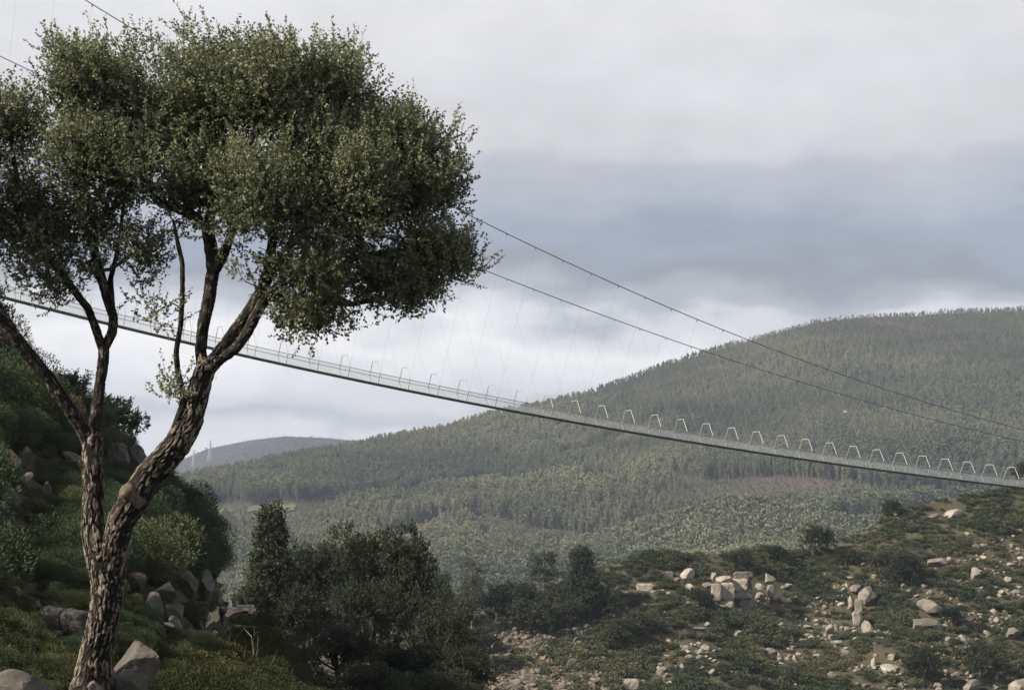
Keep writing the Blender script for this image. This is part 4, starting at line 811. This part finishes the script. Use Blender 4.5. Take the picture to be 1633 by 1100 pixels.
for i, (x0, x1, y0, y1, lab, me, tl) in enumerate([
    (172, 250, 998, 1116, 'tall pale slab leaning beside the oak trunk', GR[0], .30), (128, 182, 1048, 1104, 'low brownish boulder against the foot of the oak', GR[2], -.2),
    (178, 236, 1072, 1125, 'pale rounded boulder at the bottom edge below the tall slab', GR[3], .1), (-20, 98, 1066, 1140, 'broad pale slab in the bottom left corner', GR[4], .12), (64, 104, 966, 1002, 'pale flat slab on the earth left of the oak', GB[0], .15),
    (98, 146, 972, 1012, 'grey flat slab touching the oak trunk', GB[1], .1), (14, 34, 934, 956, 'reddish upright stone on the left bank', GR[5], .2), (42, 64, 943, 955, 'small flat stone beside the reddish one', GR[0], 0), (55, 67, 957, 979, 'orange broken stone above the flat slab', GR[2], .1),
    (24, 44, 952, 964, 'small grey stone below the reddish one', GR[3], 0), (-12, 34, 766, 815, 'smooth pale boulder head at the left edge', GR[4], .35), (-10, 32, 800, 872, 'rounded brown boulder under the pale head at the left edge', GR[1], 0),
    (54, 74, 818, 840, 'small pale pointed stone on the bank', GR[5], .3), (0, 36, 715, 765, 'grey craggy boulder high on the left bank', GR[2], -.2), (28, 52, 704, 745, 'dark upright rock beside the craggy boulder', GR[0], .2), (34, 52, 752, 784, 'brown rock under the craggy boulder', GR[3], .2),
    (-8, 12, 708, 730, 'pale stone at the left edge above the craggy boulder', GR[5], 0), (66, 84, 768, 798, 'grey rock in the heather of the left bank', GR[1], .2), (166, 204, 706, 745, 'grey skyline boulder behind the fork of the oak', GB[2], -.2), (198, 238, 708, 758, 'large rounded skyline boulder right of the fork', GR[4], .3),
    (198, 232, 912, 950, 'grey boulder behind the trunk on the right', GR[3], .3), (240, 284, 916, 970, 'big leaning tan slab right of the trunk', GR[0], .55), (222, 262, 944, 985, 'long brown ledge under the tan slab', GR[2], .5), (262, 294, 962, 998, 'reddish boulder below the leaning slab', GR[3], .1),
    (256, 290, 982, 1014, 'blue-grey wedge stone above the path', GR[5], .6), (280, 316, 906, 946, 'grey knob under the heather cliff', GR[4], .1), (310, 342, 908, 956, 'rounded cliff block at the end of the heather slope', GR[2], .25), (325, 354, 938, 964, 'pale cliff foot beside the path', GB[0], 0),
    (296, 312, 1000, 1016, 'small pale stone at the path edge', GR[1], 0), (312, 326, 990, 1012, 'reddish stone at the path edge', GR[2], .2), (90, 134, 720, 742, 'low grey rock behind the west stem', GR[5], .1), (140, 166, 1085, 1110, 'rusty stone at the very foot of the oak', GR[1], 0), (84, 100, 1005, 1018, 'little brown stone below the flat slab', GR[3], 0)]):
    rock_px(SLOPE, me, x0, x1, y0, y1, lab, group='rocks of the near slope', deep=.9, tilt=tl, sink=.08, rz=random.uniform(-.3, .3))
# bollard, bench and marker by the path
def lathe(b, prof, seg=14):
    th = np.linspace(0, 2 * math.pi, seg, endpoint=False); V = np.concatenate([np.stack([r * np.cos(th), r * np.sin(th), np.full(seg, z)], -1) for r, z in prof]); n = len(prof)
    i = np.arange(n - 1)[:, None] * seg; j = np.arange(seg)[None]; k = (j + 1) % seg; b.add(V, f4=np.stack([i + j, i + k, i + seg + k, i + seg + j], -1).reshape(-1, 4))
b0 = SLOPE.point(355, 999)
e = link('path_bollard', None, loc=b0, label='dark bollard with a wider domed cap beside the path', cat='bollard')
b = Bag(); lathe(b, [(0.0, -.3), (.085, -.3), (.085, 0), (.075, .03), (.07, .44), (0, .44)]); link('post', b.mesh('post', M['black_metal'], True), e)
b = Bag(); lathe(b, [(0, .43), (.125, .43), (.13, .47), (.11, .54), (.06, .585), (0, .595)]); link('cap', b.mesh('cap', M['black_metal'], True), e)
b0 = SLOPE.point(391, 975); e = link('stone_bench', None, loc=b0, label='low pale stone bench at the bend of the path', cat='bench')
b = Bag(); box_into(b, (-.30, -.18, .16), (.30, .18, .26)); link('seat', b.mesh('seat', M['pale_stone']), e)
for sx in (-.2, .2): b = Bag(); box_into(b, (sx - .06, -.14, -.2), (sx + .06, .14, .157)); link('leg', b.mesh('leg', M['pale_stone']), e)
b0 = SLOPE.point(365, 968); e = link('marker_stone', None, loc=b0, label='small upright white marker stone where the slope ends', cat='marker')
b = Bag(); lathe(b, [(0, -.2), (.10, -.2), (.10, .22), (.08, .30), (0, .32)], 8); link('post', b.mesh('post', M['white_wall']), e)

NB_ = [bush_kind(800 + i, 9000, .030, .36, .8, 'heather_leaf', .8) for i in range(4)]
UB_ = [bush_kind(820 + i, 5000, .040, .5, .5, 'undergrowth_leaf', .7) for i in range(3)]
def slope_xy(n, x0, x1, p=1.0):
    px = rng.uniform(x0, x1, n); t = rng.random(n) ** p; yf = ip(px, SLOPE.front); ys = ip(px, SLOPE.sky); return px, yf + (ys - yf) * t, t
def on_path(px, py): return ((px > 255) & (px < 440) & (np.abs(py - ip(px, [(262, 1016), (325, 1014), (365, 1008), (430, 1008)]) - 2) < 9)) | ((px > 325) & (px < 440) & (np.abs(py - ip(px, [(330, 992), (342, 980), (356, 974), (425, 978)]) - 3) < 11))
RECTS['slope'] += [(258, 335, 1008, 1021), (328, 372, 962, 988), (372, 425, 962, 978), (348, 362, 970, 1000)]
n = 2300; px, py, t = slope_xy(n, -420, 350, .62); pt = SLOPE.point(px, py)
k = (t > .30 + .10 * fbm2(px, px * 0, 50., 2, 2.)) & ~on_path(px, py) & ~((px > 330) & (py < 1000) & (px < 440)); cl = fbm2(pt[:, 0], pt[:, 1], 4., 3, 3.); k &= rng.random(n) < .75 + .5 * cl
s = np.exp(rng.normal(.08, .38, n)); kk, s = give_way(px, py, s, pt[:, 1], RECTS['slope'], .5); k &= kk; sb = pt[k]; s = s[k]
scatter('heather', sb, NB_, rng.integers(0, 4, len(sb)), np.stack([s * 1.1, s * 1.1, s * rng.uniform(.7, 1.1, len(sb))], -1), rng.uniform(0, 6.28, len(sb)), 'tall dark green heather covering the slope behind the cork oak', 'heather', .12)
n = 2600; px, py, t = slope_xy(n, -300, 900, 1.0); pt = SLOPE.point(px, py)
k = (px > 235 + (1100 - py) * .2) & (t > .02) & ~on_path(px, py) & ~((px < 300) & (py < 1020)) & ~((px > 300) & (px < 440) & (py < 1012))
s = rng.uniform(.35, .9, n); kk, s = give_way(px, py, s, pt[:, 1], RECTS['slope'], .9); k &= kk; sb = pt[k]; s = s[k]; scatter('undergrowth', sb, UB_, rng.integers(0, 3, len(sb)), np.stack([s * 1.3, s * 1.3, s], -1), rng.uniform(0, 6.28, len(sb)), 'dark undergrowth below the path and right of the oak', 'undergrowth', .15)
n = 3600; px, py, t = slope_xy(n, -250, 360, .8); pt = SLOPE.point(px, py); k = (t > .12) & ~on_path(px, py) & ~((px > -20) & (px < 85) & (py > 860) & (py < 945))
s = rng.uniform(.22, .6, n); kk, s = give_way(px, py, s, pt[:, 1], RECTS['slope'], .8); k &= kk; sb = pt[k]; s = s[k]
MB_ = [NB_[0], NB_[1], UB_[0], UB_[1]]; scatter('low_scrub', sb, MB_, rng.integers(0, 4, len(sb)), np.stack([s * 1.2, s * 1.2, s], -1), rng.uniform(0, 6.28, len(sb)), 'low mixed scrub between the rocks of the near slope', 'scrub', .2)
def tuft(seed, n, h, w, spread):
    r = np.random.default_rng(seed); b = Bag(); a = r.random(n) * 6.28; q = np.sqrt(r.random(n)) * spread; g = np.stack([np.cos(a) * q, np.sin(a) * q, 0 * a], -1)
    leaf_quads(b, g, unit(n, r) * .55 + np.array([0, 0, 1.0]), unit(n, r), h * (.5 + .8 * r.random(n)), w * (.6 + .8 * r.random(n)), np.clip(.45 + r.normal(0, .25, n), 0, 1), .9); return b.mesh('tuft_kind', M['grass_blade'], False, 'tint')
GT = [tuft(900, 70, .18, .010, .18), tuft(901, 70, .12, .024, .2), tuft(902, 60, .10, .035, .2)]
n = 11000; px, py, t = slope_xy(n, -200, 420, 1.0); pt = SLOPE.point(px, py); cl = fbm2(pt[:, 0], pt[:, 1], 1.6, 3, 8.)
k = (t < .97) & (rng.random(n) < .38 + .9 * cl) & ~((px > -20) & (px < 85) & (py > 860) & (py < 945) & (rng.random(n) < .8)) & ~((px > 60) & (px < 150) & (py > 975) & (py < 1012))
s = rng.uniform(.6, 1.4, n); kk, s2 = give_way(px, py, s * .25, pt[:, 1], RECTS['slope'], .92); k &= kk; s = np.minimum(s, s2 * 4); sb = pt[k]; s = s[k]; scatter('grass', sb, GT, rng.integers(0, 3, len(sb)), np.stack([s, s, s], -1), rng.uniform(0, 6.28, len(sb)), 'rough green grass and herbs around the foot of the cork oak', 'grass', .2)

for px_, yb, hh, ww, kd, lab, nm in [
    (112, 668, 76, 62, SMALL[2], 'small skyline tree behind the fork of the oak', 'small_tree'), (76, 660, 60, 40, SMALL[0], 'narrow skyline tree left of the fork', 'small_tree'), (196, 724, 96, 84, SMALL[0], 'round skyline tree with gaps right of the west stem', 'small_tree'),
    (262, 800, 62, 64, PINES[2], 'small dark pine on the slope edge behind the east stem', 'pine_tree'), (-6, 620, 160, 60, SMALL[2], 'grey-green tree at the left edge behind the oak', 'small_tree'), (150, 700, 60, 60, SMALL[1], 'dark bush on the skyline between the stems', 'bush'),
    (40, 655, 50, 60, SMALL[1], 'dark bush on the left skyline', 'bush'), (300, 900, 60, 70, SMALL[1], 'dark bush above the rounded cliff block', 'bush'), (336, 930, 56, 40, SMALL[0], 'dark bush hanging at the end of the slope', 'bush'), (250, 850, 60, 70, SMALL[0], 'dense bush on the slope right of the trunk', 'bush'),
    (425, 1018, 40, 50, SMALL[0], 'dark bush at the right end of the path', 'bush')]:
    plant_px(SLOPE, nm, kd, px_, yb, hh, ww, lab, 'tree' if 'tree' in nm else 'bush', 'trees and bushes of the near slope')
# dry tan shrub
r = np.random.default_rng(77); b = Bag(); g = unit(1600, r) * (0.55 + .45 * r.random((1600, 1))) * np.array([.5, .5, .5]); L = .07 + .05 * r.random(1600); leaf_quads(b, g, g + unit(1600, r) * .2 + np.array([0, 0, .3]), unit(1600, r), L, L * .25, r.random(1600))
b0 = P(116, 655, 60.0); e = link('dry_shrub', None, loc=b0, label='sunlit tan dried shrub on the skyline between the oak stems', cat='shrub')
link('crown', b.mesh('crown', M['dry_leaf'], False, 'tint'), e, scl=(.72, .72, .9)); b = Bag(); tube_into(b, np.array([[0, 0, -1.0], [.02, 0, -.5], [0, 0, .1]]), [.05, .04, .02], 6); link('trunk', b.mesh('trunk', M['twig'], True, 'ridge'), e)
# bare grey shrubs at the bottom
for i, (px_, py_, Yd, hh, lab) in enumerate([(378, 1112, 42, 84, 'bare grey leafless shrub at the bottom right of the oak'), (412, 1140, 38, 92, 'barer grey shrub nearer the bottom edge, right of its twin')]):
    r = np.random.default_rng(950 + i); h = hh * Yd / F; b = Bag()
    for a in range(9):
        d = unit(1, r)[0] * .55 + np.array([0, 0, .9]); p0 = r.normal(size=3) * .08; p0[2] = -.2; q = [p0, p0 + d * h * .5 + r.normal(size=3) * .05, p0 + d * h + r.normal(size=3) * .12]; q = resample(np.array(q), .12); tube_into(b, q, np.linspace(.016, .004, len(q)), 5)
        for c in range(7):
            s0 = q[int(r.integers(2, len(q)))]; dd = unit(1, r)[0] * .6 + d * .6; tube_into(b, np.array([s0, s0 + dd * h * .18 + r.normal(size=3) * .03, s0 + dd * h * .34]), [.007, .005, .0025], 4)
    link('bare_shrub', b.mesh('bare_shrub', M['pale_bark']), loc=P(px_, py_, Yd), label=lab, cat='shrub', group='bare shrubs below the path')

# ------------------------------------------------------------------ haze
def _haze(nt, out):
    v = nn(nt, 'ShaderNodeVolumePrincipled', Density=1.05e-4, Anisotropy=0.2); v.inputs['Color'].default_value = (0.66, 0.78, 1.0, 1); nt.links.new(v.outputs[0], out.inputs['Volume'])
hz = material('haze', _haze); b = Bag(); box_into(b, (-3800, -2600, -151), (3800, 5000, 330)); link('haze', b.mesh('haze', hz), kind='stuff', label='thin bluish haze filling the valley', cat='haze')
